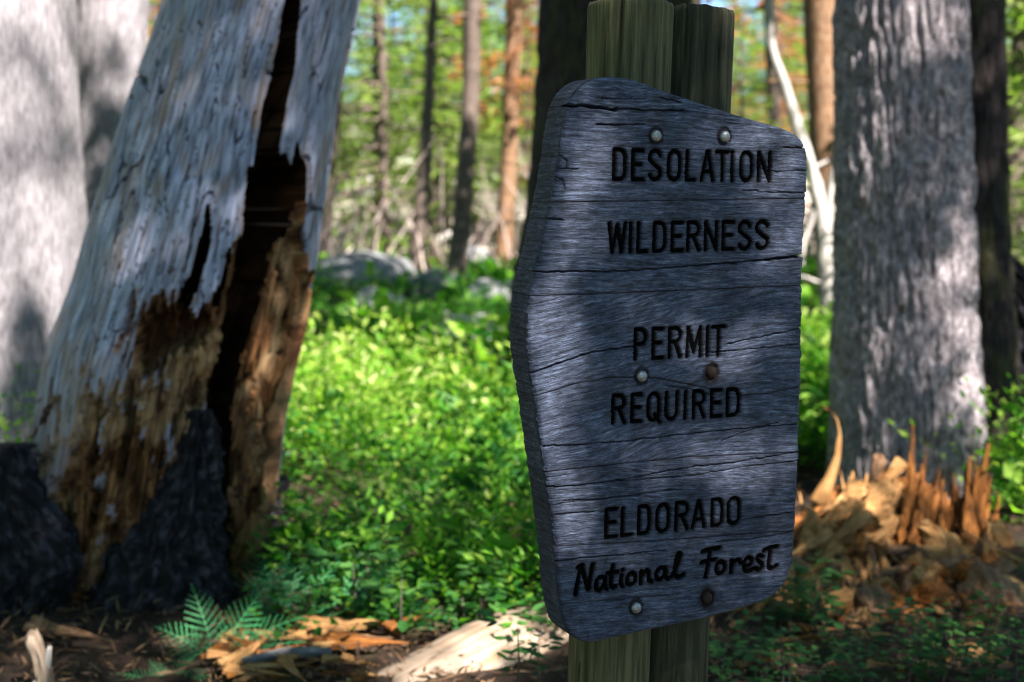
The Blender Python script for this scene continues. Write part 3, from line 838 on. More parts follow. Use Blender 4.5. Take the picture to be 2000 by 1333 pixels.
def sign():
    root = empty('wilderness_sign', tuple(ORG), 'weathered grey wooden sign with routed black lettering bolted to twin round posts', 'sign')
    Mx = Matrix(((UAX[0], VAX[0], NRM[0]), (UAX[1], VAX[1], NRM[1]), (UAX[2], VAX[2], NRM[2]))).to_4x4()
    root.rotation_euler = Mx.to_euler()
    # board outline chains
    k0 = int(np.argmax(OUT[:, 1])); P = np.roll(OUT, -k0, 0); k1 = int(np.argmin(P[:, 1]))
    right = P[:k1 + 1]; left = np.vstack([P[k1:], P[:1]])[::-1]
    def chain(c):
        v = np.minimum.accumulate(c[:, 1]) - np.arange(len(c)) * 1e-7
        return lambda q: np.interp(q, v[::-1], c[::-1, 0])
    Lf, Rf = chain(left), chain(right)
    vmax, vmin = P[0, 1], P[k1, 1]
    outline = np.vstack([OUT, OUT[:1]])[::1]
    lines = [None] + JN + [None]
    NC = 400
    slopes = [.0, .0, .10, .06, -.02, .0]
    for i in range(6):
        hi, lo = lines[i], lines[i + 1]
        fh = (lambda u, h=hi: np.interp(u, h[:, 0], h[:, 1])) if hi is not None else None
        fl = (lambda u, l=lo: np.interp(u, l[:, 0], l[:, 1])) if lo is not None else None
        umid = 0.0
        top = float(fh(umid)) if fh else vmax - 1e-5
        bot = float(fl(umid)) if fl else vmin + 1e-5
        nr = max(30, int((top - bot) / .00125))
        s = np.linspace(0, 1, NC)[None, :]; tt = np.linspace(0, 1, nr)[:, None]
        u = np.zeros((nr, NC)); v = top + (bot - top) * tt + 0 * s
        for _ in range(8):
            if fh and fl:
                v = fh(u) * (1 - tt) + fl(u) * tt
            elif fl:   # top plank: joint shape fades towards the peak
                v = (vmax - 1e-5) * (1 - tt) + fl(u) * tt
            else:
                v = fh(u) * (1 - tt) + (vmin + 1e-5) * tt
            u = (Lf(v) - .0016 * np.abs(vnoise(v * 60, 1, 0, 90)) - .0008 * vnoise(v * 240, 1, 0, 91)) * (1 - s) + (Rf(v) + .0014 * vnoise(v * 70, 2, 0, 92)) * s
        d_out = seg_dist(u, v, outline)
        dj = np.full(u.shape, 1.0)
        gap = 0.0005
        if fh: dj = np.minimum(dj, tt * (top - bot) + 0 * u)
        if fl: dj = np.minimum(dj, (1 - tt) * (top - bot) + 0 * u)
        r = .0065
        z = -np.where(d_out < r, r - np.sqrt(np.maximum(r * r - (r - d_out) ** 2, 0)), 0)
        z -= .0022 * np.exp(-dj / .0011)
        z += .0004 * ((i * 7) % 3)
        warp = slopes[i] * u
        vw = v - warp + .010 * fbm(u * 5, v * 7, i * 3.3, 71, 3) + .0016 * fbm(u * 28, v * 50, i, 72, 3)
        for (kx, ky, kr) in [(1180, 905, .03), (1215, 965, .025), (1330, 180, .02), (1450, 730, .03), (1520, 545, .03)]:
            a_, b_ = pl(kx, ky); dd = np.hypot((u - a_) * .45, v - b_)
            vw = vw + np.sign(v - b_) * kr * .35 * np.exp(-(dd / kr) ** 2)
        if i == 2 or i == 3: vw = vw - .06 * np.sin(u * 7 + .8) * .35
        z += .00045 * vnoise(u * 14, vw * 420, i, 73) + .0003 * vnoise(u * 30, vw * 800, i, 74) + .0009 * fbm(u * 10, v * 14, i, 75, 3)
        # checks: short natural splits along the grain
        chk = vnoise(u * 26, vw * 260, i, 76)
        z -= .0014 * smooth(.66, .85, chk)
        paint = np.zeros(u.shape); stain = np.zeros(u.shape)
        vlo, vhi = v.min() - .02, v.max() + .02
        jag = .0005 * vnoise(u * 500, v * 500, 0, 77)
        for pts, hw in GROOVES:
            ys = [p[1] for p in pts]
            if min(ys) > vhi or max(ys) < vlo: continue
            d = seg_dist(u, v, pts) + jag
            z -= 0  # grooves combined below
            g = smooth(hw + .0009, hw - .0009, d)
            paint = np.maximum(paint, g)
            stain = np.maximum(stain, .35 * smooth(hw + .006, hw, d))
        z -= .0055 * paint
        for pts, w, dep in CRK:
            ys = [p[1] for p in pts]
            if min(ys) > vhi or max(ys) < vlo: continue
            wob = .0012 * vnoise(u * 90, v * 90, 2, 78) + .0006 * vnoise(u * 400, 0, 2, 79)
            d = seg_dist(u, v + wob, pts)
            wv = w * (.7 + .5 * vnoise(u * 60, 0, 5, 80)) + .0003
            g = smooth(wv + .0008, wv * .3, d)
            z -= dep * g
            stain = np.maximum(stain, .8 * g)
        stain = np.maximum(stain, .7 * np.exp(-dj / .0012))
        for (bp, rusty) in BOLT_UV:
            d = np.hypot(u - bp[0], (v - bp[1]) * (.8 if True else 1)); below = v < bp[1]
            z -= .003 * smooth(.014, .0115, d)
            stain = np.maximum(stain, (.95 if rusty else .75) * smooth(.023 if rusty else .017, .0105, d + .002 * vnoise(u * 200, v * 200, 1, 81)))
        stain = np.maximum(stain, .85 * smooth(-.0, 1, np.exp(-d_out / .002)) * .3)
        V = np.stack([u, v, z], -1)
        # borders: run down the boundary loop, extrude back
        n_front = nr * NC
        F_ = [grid_quads(nr, NC)[:, ::-1]]
        idx = np.arange(n_front).reshape(nr, NC)
        loop = np.concatenate([idx[0, :], idx[1:, -1], idx[-1, -2::-1], idx[-2:0:-1, 0]])
        nl = len(loop)
        VV = [V.reshape(-1, 3)]; U = [np.stack([u, vw], -1).reshape(-1, 2)]
        PT = [paint.reshape(-1)]; ST = [stain.reshape(-1)]
        base = V.reshape(-1, 3)[loop]; bu = U[0][loop]
        prev = loop; off = n_front
        depths = np.array([.012, .02, .03, .042, .054, .066, TH - .006, TH])
        cen = np.array([.02, float(v.mean())])
        for q, dz in enumerate(depths):
            w_ = base.copy(); w_[:, 2] = np.minimum(-dz, base[:, 2] - .0008 * (q + 1))
            w_[:, 0] += .0006 * vnoise(w_[:, 1] * 300, dz * 60, i, 82)
            if q == len(depths) - 1:       # eased back edge
                dirx = np.sign(w_[:, 0] - .0); w_[:, 0] -= dirx * .004
            VV.append(w_); U.append(np.stack([bu[:, 0] * 0 + dz + i, bu[:, 1]], -1))
            PT.append(np.zeros(nl)); ST.append(np.maximum(ST[0][loop] * .9, .35 * min(1, q / 3)))  # side faces darkened in colour to stand in for shade
            cur = off + np.arange(nl)
            F_.append(np.stack([prev, np.roll(prev, -1), np.roll(cur, -1), cur], -1))
            prev = cur; off += nl
        # back: quads from left border to right border
        rightb = prev[NC - 1: NC + nr - 1]
        leftb = np.concatenate([prev[:1], prev[::-1][:nr - 2], prev[[2 * NC + nr - 3]]])[:nr]
        F_.append(np.stack([leftb[:-1], rightb[:-1], rightb[1:], leftb[1:]], -1)[:, ::-1])
        me = mesh_np('plank', np.vstack(VV), np.vstack(F_), None, np.vstack(U), dict(paint=np.concatenate(PT), stain=np.concatenate(ST)))
        link('plank', me, M['board'], root)
    # bolts
    def dome():
        prof = [(0, .0062), (.003, .0060), (.006, .0050), (.0082, .0034), (.0092, .0018), (.0094, .0004), (.0094, -.003)]
        n = 24; Vs = []; 
        for r_, z_ in prof:
            for k in range(n):
                a = 2 * np.pi * k / n; Vs.append((r_ * math.cos(a), r_ * math.sin(a), z_))
        Vs = np.array(Vs); Qd = grid_quads(len(prof), n, wrap=True)[:, ::-1]
        return mesh_np('bolt', Vs, Qd)
    dm = [dome(), dome()]; dm[0].materials.append(M['galv']); dm[1].materials.append(M['rust'])
    for (uv_, rusty) in BOLT_UV:
        o = link('bolt', dm[rusty], None, root, (uv_[0], uv_[1], .0015 if not rusty else 0.0))
        o['label'] = 'rusty dark bolt head' if rusty else 'domed galvanised bolt head'
    # posts, round treated timber behind the board
    PR = .0745
    def post(px_c, top_py, seed, label, u_override=None, back=0.0, mat='post'):
        uc, vt = pl(px_c, top_py, off=TH + PR)
        if u_override is not None: uc = u_override
        vb = -(ORG[2] + .35)
        n = 150; hs = np.arange(vb, vt, .006); hs = np.append(hs, vt)
        T = np.linspace(0, 2 * np.pi, n, endpoint=False)[None, :]; H = hs[:, None]
        rr = PR * (1 + .012 * vnoise(np.cos(T) * 2, np.sin(T) * 2, H * 3, seed)) + 0 * H
        g = vnoise(np.cos(T) * 16 + 40, np.sin(T) * 16, H * 1.6, seed + 1)
        rr = rr - .010 * smooth(.55, .7, g) - .0012 * np.abs(vnoise(np.cos(T) * 40, np.sin(T) * 40, H * 2.5, seed + 2))
        for _ in range(9):
            kt, kh = RNG.random() * 6.283, vb + RNG.random() * (vt - vb)
            dd = np.hypot((T - kt) * PR, H - kh)
            rr = rr + .004 * np.exp(-(dd / .014) ** 2) - .005 * np.exp(-(dd / .006) ** 2)
        # worn rounded top rim with a notch
        e = np.clip((vt - H) / .010, 0, 1); rr = rr * (1 - .05 * (1 - e) ** 2)
        top_j = .004 * vnoise(np.cos(T) * 4, np.sin(T) * 4, 0, seed + 6) * np.clip(1 - (vt - H) / .03, 0, 1)
        X = uc + rr * np.cos(T); Zz = -(TH + PR + .0015 + back) + rr * np.sin(T); Yy = H + top_j + 0 * T
        V = np.stack([X, Yy, Zz], -1).reshape(-1, 3)
        Q = grid_quads(len(hs), n, wrap=True)[:, ::-1]
        V = np.vstack([V, [[uc, vt + .001, -(TH + PR)]]])
        i_ = np.arange(n); j_ = (i_ + 1) % n; b0 = (len(hs) - 1) * n
        T3 = np.stack([i_ + b0, np.full(n, len(V) - 1), j_ + b0], -1)
        ua = np.abs(((T / np.pi) + .5) % 2 - 1) * np.pi * PR + 0 * H
        uv = np.vstack([np.stack([ua, H + 0 * T], -1).reshape(-1, 2), [[.1, vt]]])
        o = link('post', mesh_np('post', V, Q, T3, uv), M[mat], root); o['label'] = label
        return uc
    uc = post(1233, 6, 91, 'nearer round olive green post')
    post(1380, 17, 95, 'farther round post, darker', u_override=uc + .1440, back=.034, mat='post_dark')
    return root
SIGN = sign()

# ------------------------------------------------------------------ fallen log and splintered stump
def general_limb(name, P, R, nseg, mat, parent=None, amp=.006, seed=0, fu=40, fv=6, ragged=0.0, squash=1.0, base=None):
    """solid limb along an arbitrary polyline with surface relief and torn ends"""
    P = np.asarray(P, float); R = np.asarray(R, float)
    # resample
    H = np.concatenate([[0], np.cumsum(np.linalg.norm(np.diff(P, axis=0), axis=1))])
    n = max(8, int(H[-1] / max(.010, R.mean() * .12)))
    h = np.linspace(0, H[-1], n)
    C = np.stack([np.interp(h, H, P[:, k]) for k in range(3)], -1); r = np.interp(h, H, R)
    ks = max(3, n // 12) | 1
    if n > 3 * ks:
        for k in range(3): C[:, k] = np.convolve(np.pad(C[:, k], ks // 2, mode='edge'), np.ones(ks) / ks, 'valid')
    t = np.gradient(C, axis=0); t /= np.linalg.norm(t, axis=1)[:, None]
    ref = np.array([0, 0, 1.0]) if abs(t[n // 2][2]) < .8 else np.array([0, 1.0, 0])
    a = np.cross(t, ref); a /= np.linalg.norm(a, axis=1)[:, None]; b_ = np.cross(a, t)
    T = np.linspace(0, 2 * np.pi, nseg, endpoint=False)[None, :]; Hh = h[:, None]
    rm = R.mean()
    x, y = np.cos(T) * rm, np.sin(T) * rm
    D = amp * (fbm(x * fu, y * fu, Hh * fv, seed, 4) + .6 * vnoise(x * fu * 2.4, y * fu * 2.4, Hh * fv * 1.2, seed + 2))
    rad = r[:, None] + D * np.clip(r[:, None] / (rm * .5), .15, 1)
    endj = ragged * vnoise(x * fu * 1.3, y * fu * 1.3, 0, seed + 4) * (np.clip(1 - Hh / (ragged * 3 + 1e-6), 0, 1) - np.clip(1 - (H[-1] - Hh) / (ragged * 3 + 1e-6), 0, 1))
    V = C[:, None] + rad[..., None] * (np.cos(T)[..., None] * a[:, None] + squash * np.sin(T)[..., None] * b_[:, None]) + endj[..., None] * t[:, None]
    V = V.reshape(-1, 3)
    V = np.vstack([V, C[0] + t[0] * .3 * rad[0].mean(), C[-1] - t[-1] * .3 * rad[-1].mean()])
    i = np.arange(nseg); j = (i + 1) % nseg
    T3 = np.vstack([np.stack([i, j, np.full(nseg, n * nseg)], -1), np.stack([j + (n - 1) * nseg, i + (n - 1) * nseg, np.full(nseg, n * nseg + 1)], -1)])
    ua = np.abs(((T / np.pi) + .5) % 2 - 1) * np.pi * rm + 0 * Hh
    uv = np.vstack([np.stack([ua, Hh + 0 * T], -1).reshape(-1, 2), [[0, 0], [0, 0]]])
    b0 = P.mean(0) if base is None else np.array(base)
    me = mesh_np(name, V - b0, grid_quads(n, nseg, wrap=True)[:, ::-1], T3, uv)
    o = link(name, me, mat, parent)
    if parent is None: o.location = tuple(b0)
    return o

g0 = at(700, 1420, 3.55); 
o = general_limb('fallen_log', [at(760, 1425, 3.7), at(950, 1328, 3.95), at(1110, 1268, 4.3), at(1300, 1215, 4.7)],
                 [.15, .165, .17, .16], 110, M['pale_log'], amp=.006, seed=120, fu=14, fv=3, ragged=.05)
tag(o, 'pale barkless log lying in sun at the foot of the sign post', 'log')

def splinter(name, p0, p1, w, th, mat, seed, parent=None, face=None, curl=0.0, jag=.42, label=None, cat=None, group=None):
    """torn wedge of wood from its root p0 to its ragged tip p1"""
    rng = np.random.default_rng(seed)
    p0 = np.asarray(p0, float); p1 = np.asarray(p1, float)
    ax = p1 - p0; L = np.linalg.norm(ax); ax /= L
    f = np.array([rng.normal() * .4, -1, rng.normal() * .3]) if face is None else np.asarray(face, float)
    s = np.cross(ax, f); s /= np.linalg.norm(s); nn = np.cross(s, ax)
    nr, nc = (24, 26) if w > .09 else (22, 12)
    tt = np.linspace(0, 1, nr)[:, None]; cc = np.linspace(-1, 1, nc)[None, :]
    cpk = rng.uniform(-.4, .4)
    tips = np.clip(1.04 - (.30 if w > .15 else 0) * np.abs(vnoise(cc * 4.5, 0, 0, seed + 9)) - jag * 1.1 * np.abs(cc - cpk) - jag * .9 * rng.random((1, nc)) * np.clip(np.abs(cc - cpk) * 3, 0, 1), .25, 1)
    width = w * (1 - (.45 if w > .09 else .78) * tt ** 1.2) * (1 + .12 * vnoise(tt * 6, 0, 0, seed + 1))
    along = tt * tips * L
    bow = curl * L * (tt * tips) ** 2
    C = p0 + along[..., None] * ax + (width * cc * .5)[..., None] * s + bow[..., None] * nn
    rel = th * (.35 * vnoise(cc * 5, tt * 2 * L / .1, 0, seed + 2) + .25 * vnoise(cc * 9, tt * 3, 0, seed + 3))
    Tk = th * np.sqrt(np.clip(1 - cc ** 2, 0.05, 1)) * (1 - .7 * tt)
    A = C + (Tk * .5 + rel * (1 - .5 * tt))[..., None] * nn; B = C - (Tk * .5)[..., None] * nn
    V = np.vstack([A.reshape(-1, 3), B.reshape(-1, 3)])
    q = grid_quads(nr, nc); N = nr * nc
    idx = np.arange(N).reshape(nr, nc); loop = np.concatenate([idx[0, :], idx[1:, -1], idx[-1, -2::-1], idx[-2:0:-1, 0]])
    side = np.stack([loop, np.roll(loop, -1), np.roll(loop, -1) + N, loop + N], -1)
    Q = np.vstack([q, q[:, ::-1] + N, side[:, ::-1]])
    uv = np.stack([cc * w * .5 + 0 * tt + seed * .37, tt * L + 0 * cc], -1).reshape(-1, 2); uv = np.vstack([uv, uv])
    b0 = p0
    me = mesh_np(name, V - b0, Q, None, uv)
    o = link(name, me, mat, parent)
    o.location = tuple(b0 if parent is None else b0 - np.array(parent.location))
    if label: tag(o, label, cat, group)
    return o

def chunk(name, c, dims, rot, mat, seed, label=None, cat=None, group=None, parent=None, me=None):
    """broken angular block, about 12x8 faces a side"""
    if me is None:
        n = 7
        g = np.linspace(-1, 1, n)
        Vs, Qs, Us = [], [], []; off = 0
        for axis in range(3):
            for sgn in (-1, 1):
                A, B = np.meshgrid(g, g); P = np.zeros((n, n, 3)); o1, o2 = (axis + 1) % 3, (axis + 2) % 3
                P[..., axis] = sgn; P[..., o1] = A; P[..., o2] = B
                Vs.append(P.reshape(-1, 3)); q = grid_quads(n, n); Qs.append((q if sgn > 0 else q[:, ::-1]) + off); off += n * n
        P = np.vstack(Vs)
        k = np.abs(P) ** 14; P = P / (k.sum(1) ** (1 / 14))[:, None]
        rr = 1 + .45 * vnoise(P[:, 0] * .8, P[:, 1] * .8, P[:, 2] * .8, seed)[:, None] + .14 * vnoise(P[:, 0] * 5, P[:, 1] * 1.2, P[:, 2] * 5, seed + 2)[:, None]
        P = P * rr
        P[:, 0] *= 1 + .5 * P[:, 1] * vnoise(seed * 1.7, 0, 0, seed)
        uv = np.stack([P[:, 0] * dims[0] + P[:, 2] * dims[2], P[:, 1] * dims[1]], -1)
        me = mesh_np(name, P * np.array(dims), np.vstack(Qs), None, uv, smooth_sh=False)
    o = link(name, me, mat, parent)
    o.rotation_euler = rot
    o.location = tuple(c)
    if label: tag(o, label, cat, group)
    return o

def splintered_stump():
    b0 = at(1760, 1100, 5.35); b0[2] = 0
    root = empty('splintered_stump', tuple(b0), 'shattered honey brown stump with tall upright splinters below the sunlit trunk', 'stump')
    S = lambda px, py, Y: at(px, py, min(Y, 3750 / (py + 15 - 345.0)))
    k = [200]
    def sp_(name, a, b, w, mat, Ya=5.3, Yb=5.3, **kw):
        k[0] += 1
        return splinter(name, S(*a, Ya), S(*b, Yb), w, kw.pop('th', .03), M[mat], k[0], parent=root, **kw)
    # core mass
    o = general_limb('stump_core', [at(1770, 1200, 5.5), at(1770, 1100, 5.5), at(1790, 1030, 5.55), at(1800, 985, 5.6)], [.26, .24, .18, .10], 70, M['splinter_brown'], root, amp=.05, seed=210, fu=14, fv=6, ragged=.08, base=b0)
    # tall brown splinters
    for a, b, w in [((1775, 1075), (1783, 808), .17), ((1795, 1080), (1800, 880), .17), ((1765, 1080), (1772, 930), .12), ((1815, 1070), (1832, 915), .11), ((1790, 1070), (1810, 860), .06),
                    ((1890, 1050), (1924, 862), .15), ((1880, 1050), (1890, 890), .12), ((1870, 1040), (1865, 925), .10), ((1915, 1050), (1938, 900), .07), ((1905, 1060), (1905, 880), .09),
                    ((1850, 1060), (1852, 960), .12), ((1940, 1060), (1950, 960), .08), ((1745, 1080), (1735, 985), .10), ((1835, 1080), (1842, 930), .08), ((1900, 1090), (1880, 930), .12)]:
        sp_('splinter', a, b, w, 'splinter_brown', 5.28 + .05 * random.random(), 5.25 + .08 * random.random())
    # pale torn fan
    for a, b, w in [((1700, 1030), (1715, 895), .14), ((1680, 1010), (1690, 925), .12), ((1650, 1040), (1662, 920), .12), ((1725, 1010), (1748, 930), .10), ((1620, 1030), (1640, 940), .12),
                    ((1590, 1080), (1612, 925), .12), ((1560, 1090), (1590, 985), .12), ((1655, 1010), (1640, 915), .08), ((1690, 1030), (1725, 915), .08), ((1575, 1050), (1560, 960), .08), ((1610, 1010), (1625, 905), .06)]:
        sp_('splinter', a, b, w, 'splinter_pale', 5.15 + .1 * random.random(), 5.30)
    # slivers hanging down in front
    for a, b, w in [((1690, 1060), (1712, 1205), .06), ((1715, 1055), (1742, 1160), .10), ((1680, 1080), (1665, 1190), .12), ((1660, 1060), (1640, 1180), .10), ((1705, 1090), (1722, 1235), .05),
                    ((1650, 1130), (1668, 1265), .12), ((1700, 1150), (1700, 1300), .13), ((1740, 1130), (1730, 1230), .09), ((1760, 1070), (1830, 1030), .08), ((1800, 1090), (1850, 1040), .08)]:
        sp_('splinter', a, b, w, 'splinter_pale', 5.12, 5.0)
    rg3 = np.random.default_rng(321)
    for q in range(70):
        ax_, ay_ = 1500 + 440 * rg3.random(), 1020 + 190 * rg3.random()
        if ax_ < 1600: ay_ = min(ay_, 1120)
        if q > 35: ay_ = 1110 + 110 * rg3.random()
        ln = 40 + 90 * rg3.random(); an = rg3.normal() * .8 + (math.pi / 2 if rg3.random() < .55 else .3)
        Y_ = 5.25 - (ay_ - 1000) / 200 * .6
        sp_('splinter', (ax_ - ln * .5 * math.cos(an), ay_ + ln * .5 * math.sin(an)), (ax_ + ln * .6 * math.cos(an), ay_ - ln * .6 * math.sin(an)), .04 + .08 * rg3.random(),
            ['splinter_pale', 'splinter_brown', 'splinter_pale', 'bark_chunk'][int(rg3.random() * 4)], Y_, Y_ + rg3.normal() * .08, th=.03)
    for q in range(26):
        ax_, ay_ = 1600 + 350 * rg3.random(), 1080 + 140 * rg3.random(); Y_ = 5.2 - (ay_ - 1000) / 200 * .5
        o = chunk('wood_block', S(ax_, ay_, Y_), (.02 + .03 * rg3.random(), .05 + .07 * rg3.random(), .012 + .02 * rg3.random()), tuple(rg3.random(3) * 3), M[['splinter_pale', 'splinter_brown', 'bark_chunk'][q % 3]], 340 + q, parent=root)
        o.location = tuple(np.array(S(ax_, ay_, Y_)) - b0)
    for q in range(64):
        f_ = rg3.random(); cx1, cy1 = 1720 - 260 * f_ + 30 * rg3.normal(), 985 + 190 * f_ + 28 * rg3.normal()
        ln = 60 + 80 * rg3.random(); an = math.radians(36 + 14 * rg3.normal()); Y_ = 5.22 - .72 * f_ - .05 * rg3.random()
        sp_('splinter', (cx1 + ln * .5 * math.cos(an), cy1 - ln * .5 * math.sin(an)), (cx1 - ln * .5 * math.cos(an), cy1 + ln * .5 * math.sin(an)), .04 + .07 * rg3.random(),
            ['splinter_pale', 'splinter_pale', 'splinter_pale', 'splinter_brown', 'bark_chunk'][int(rg3.random() * 5)], Y_, Y_ - .12, th=.035)
    # curled strip of bark
    pts = [S(1600, 985, 5.2), S(1622, 935, 5.2), S(1636, 890, 5.2), S(1640, 850, 5.2), S(1634, 820, 5.18), S(1622, 803, 5.15), S(1608, 795, 5.12)]
    general_limb('bark_strip', pts, [.045, .022, .010, .007, .006, .005, .003], 14, M['splinter_pale'], root, amp=.004, seed=230, fu=60, fv=10, squash=.5, base=b0)
    return root
STUMP = splintered_stump()
o = general_limb('root_flare', [at(1760, 985, 5.45), at(1650, 1030, 5.3), at(1560, 1100, 4.95), at(1480, 1180, 4.5), at(1400, 1245, 4.2)],
                 [.13, .13, .11, .07, .03], 80, M['splinter_brown'], amp=.045, seed=140, fu=18, fv=3, ragged=.1)
tag(o, 'torn pale root sloping from the splintered stump towards the sign', 'root')
CH = [('pale angular slab of broken wood, largest on the pile', 1890, 1085, 5.0, (.13, .055, .05), 'splinter_pale', (0.2, .5, .3)),
      ('dark brown slab of bark below the tall splinters', 1800, 1130, 4.9, (.15, .05, .04), 'bark_chunk', (0.1, -.25, .1)),
      ('reddish block of wood at the middle of the pile', 1840, 1180, 4.85, (.09, .05, .05), 'splinter_brown', (0.3, .2, .5)),
      ('brown wedge of bark leaning at the right of the pile', 1925, 1190, 4.85, (.08, .06, .10), 'bark_chunk', (0.2, .6, .1)),
      ('pinkish lump of rotten wood at the right edge', 1975, 1180, 4.9, (.09, .06, .05), 'splinter_pale', (.4, .1, .7)),
      ('short pale sliver standing right of the tall splinters', 1950, 1040, 5.1, (.02, .02, .06), 'splinter_pale', (.1, -.6, .2)),
      ('small honey coloured block under the pale slab', 1760, 1210, 4.8, (.07, .05, .05), 'splinter_brown', (.2, -.5, .9)),
      ('grey brown block at the left of the pile', 1700, 1200, 4.75, (.06, .05, .07), 'bark_chunk', (.5, .3, .1))]
for q, (lab, px, py, Y, dm, mt, rt) in enumerate(CH):
    chunk('wood_chunk', at(px, py, min(Y, 3750 / (py + 10 - 345.0))), dm, rt, M[mt], 300 + q, lab, 'wood chunk', 'broken wood piled against the stump')

# ------------------------------------------------------------------ boulders
def boulder(px0, px1, py_top, py_bot, Y, mat, label, seed, name='boulder', cat='boulder'):
    a = at(px0, py_bot, Y); b_ = at(px1, py_bot, Y); tp = at((px0 + px1) / 2, py_top, Y)
    c = np.array([(a[0] + b_[0]) / 2, Y, 0]); c[2] = terrain(c[0], Y) - .1
    rx = (b_[0] - a[0]) / 2; rz = max(tp[2] - c[2], .15)
    n, mseg = 28, 44
    ph = np.linspace(-.35, np.pi / 2, n)[:, None]; T = np.linspace(0, 2 * np.pi, mseg, endpoint=False)[None, :]
    x = np.cos(ph) * np.cos(T); y = np.cos(ph) * np.sin(T); z = np.sin(ph) + 0 * T
    k = (np.abs(x) ** 3 + np.abs(y) ** 3 + np.abs(z) ** 3) ** (1 / 3); x, y, z = x / k, y / k, z / k
    r = 1 + .28 * fbm(x * 1.4 + seed, y * 1.4, z * 1.4, seed, 4)
    V = np.stack([x * r * rx, y * r * rx * .9, z * r * rz], -1).reshape(-1, 3)
    o = link(name, mesh_np(name, V, grid_quads(n, mseg, wrap=True)), mat, None, tuple(c))
    tag(o, label, cat, 'granite boulders among the trees')
boulder(590, 815, 500, 590, 15.5, M['granite'], 'broad rounded granite boulder with a sunlit top right of the snag', 1)
boulder(795, 915, 530, 620, 14.5, M['granite'], 'granite boulder at the feet of the two slim trunks', 2)
boulder(900, 1060, 545, 640, 14.0, M['granite'], 'granite boulder partly hidden by the sign edge', 3)
boulder(800, 1000, 610, 720, 11.0, M['stone'], 'long shaded boulder sunk in the green undergrowth', 4)
boulder(690, 800, 570, 640, 12.5, M['stone'], 'dark boulder in front of the broad granite one', 8)
boulder(880, 960, 480, 540, 19.0, M['granite'], 'small bright boulder between the slim trunks', 9)
boulder(1565, 1650, 612, 665, 13.5, M['granite'], 'pale granite boulder between the sign and the thick trunk', 5)
boulder(1560, 1640, 680, 760, 10.0, M['stone'], 'dark boulder low between the sign and the thick trunk', 6)
boulder(1700, 2050, 480, 560, 20, M['granite'], 'far granite boulder behind the right trunks', 7)

# ------------------------------------------------------------------ undergrowth
def in_view(P, pad=120):
    px, py = to_px(P); return (px > -pad) & (px < 2000 + pad) & (py < 1333 + pad * 2)

def undergrowth():
    rng = np.random.default_rng(5)
    parts = []; stems = []
    N = 6600
    yy = 4.15 + (17.5 - 4.15) * rng.random(N) ** 1.25
    xx = (rng.random(N) - .5) * 2 * (yy * 0.44 + .4)
    for x, y in zip(xx, yy):
        if x > .135 * y + .2 and y < 6.3 and x < .345 * y: continue
        if x > .12 * y and y < 5.3: continue
        if x < -.16 * y and y < 5.4: continue
        if x < -.115 * y and y < 4.5: continue
        d = vnoise(x * 1.1, y * 1.1, 0, 61); sp_ = vnoise(x * .8 + 7, y * .8, 0, 62)
        if d < -.45 and y > 5.6: continue
        kind = 0 if sp_ < -.15 else (1 if sp_ < .35 else 2)
        if rng.random() < .25: kind = int(rng.random() * 3)
        z0 = float(terrain(x, y))
        low = 1.0 if y > 5.2 else .55
        if y > 9.5: low = .6
        if kind == 0:       # low spreading leaves
            h = (.14 + .14 * rng.random()) * low; n = int(24 + 20 * rng.random()); sz = .040; asp = .7; hue = .30
        elif kind == 1:     # taller stems with narrow leaves
            h = (.28 + .32 * rng.random()) * low; n = int(30 + 20 * rng.random()); sz = .048; asp = .38; hue = .5
        else:               # airy pale tips
            h = (.20 + .22 * rng.random()) * low; n = int(20 + 16 * rng.random()); sz = .030; asp = .6; hue = .72
        if rng.random() < .07: sz *= 2.0; asp = .75; n = int(n * .4)
        if y > 9: n = int(n * .75); sz *= 1.3
        t = rng.random(n) ** .7; a = rng.random(n) * 2 * np.pi
        sprd = (.03 + (.13 if kind == 0 else .07) * t) * (.6 + rng.random(n))
        lx, ly = rng.normal() * .12, rng.normal() * .12
        P = np.stack([x + sprd * np.cos(a) + lx * t, y + sprd * np.sin(a) + ly * t, z0 + h * t], -1)
        dirs = np.stack([np.cos(a), np.sin(a), (.6 if kind == 1 else .15) + 0 * a], -1)
        tint = np.clip(hue - .12 - .22 * smooth(9.6, 11.5, y) - .18 * smooth(5.6, 4.9, y) + .16 * math.exp(-((x + .55) / .8) ** 2 - ((y - 7.6) / 1.6) ** 2) + .25 * d + .35 * (t - .4) + .16 * rng.normal(size=n) + .12 * rng.normal(), 0, 1)  # sunlit middle, shaded front and back painted into the leaf tint
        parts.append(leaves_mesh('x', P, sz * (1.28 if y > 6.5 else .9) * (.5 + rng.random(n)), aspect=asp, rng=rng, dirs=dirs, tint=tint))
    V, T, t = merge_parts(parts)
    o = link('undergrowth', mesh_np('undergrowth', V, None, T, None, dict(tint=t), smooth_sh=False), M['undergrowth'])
    tag(o, 'bright leafy green undergrowth covering the clearing', 'undergrowth', kind='stuff')
undergrowth()

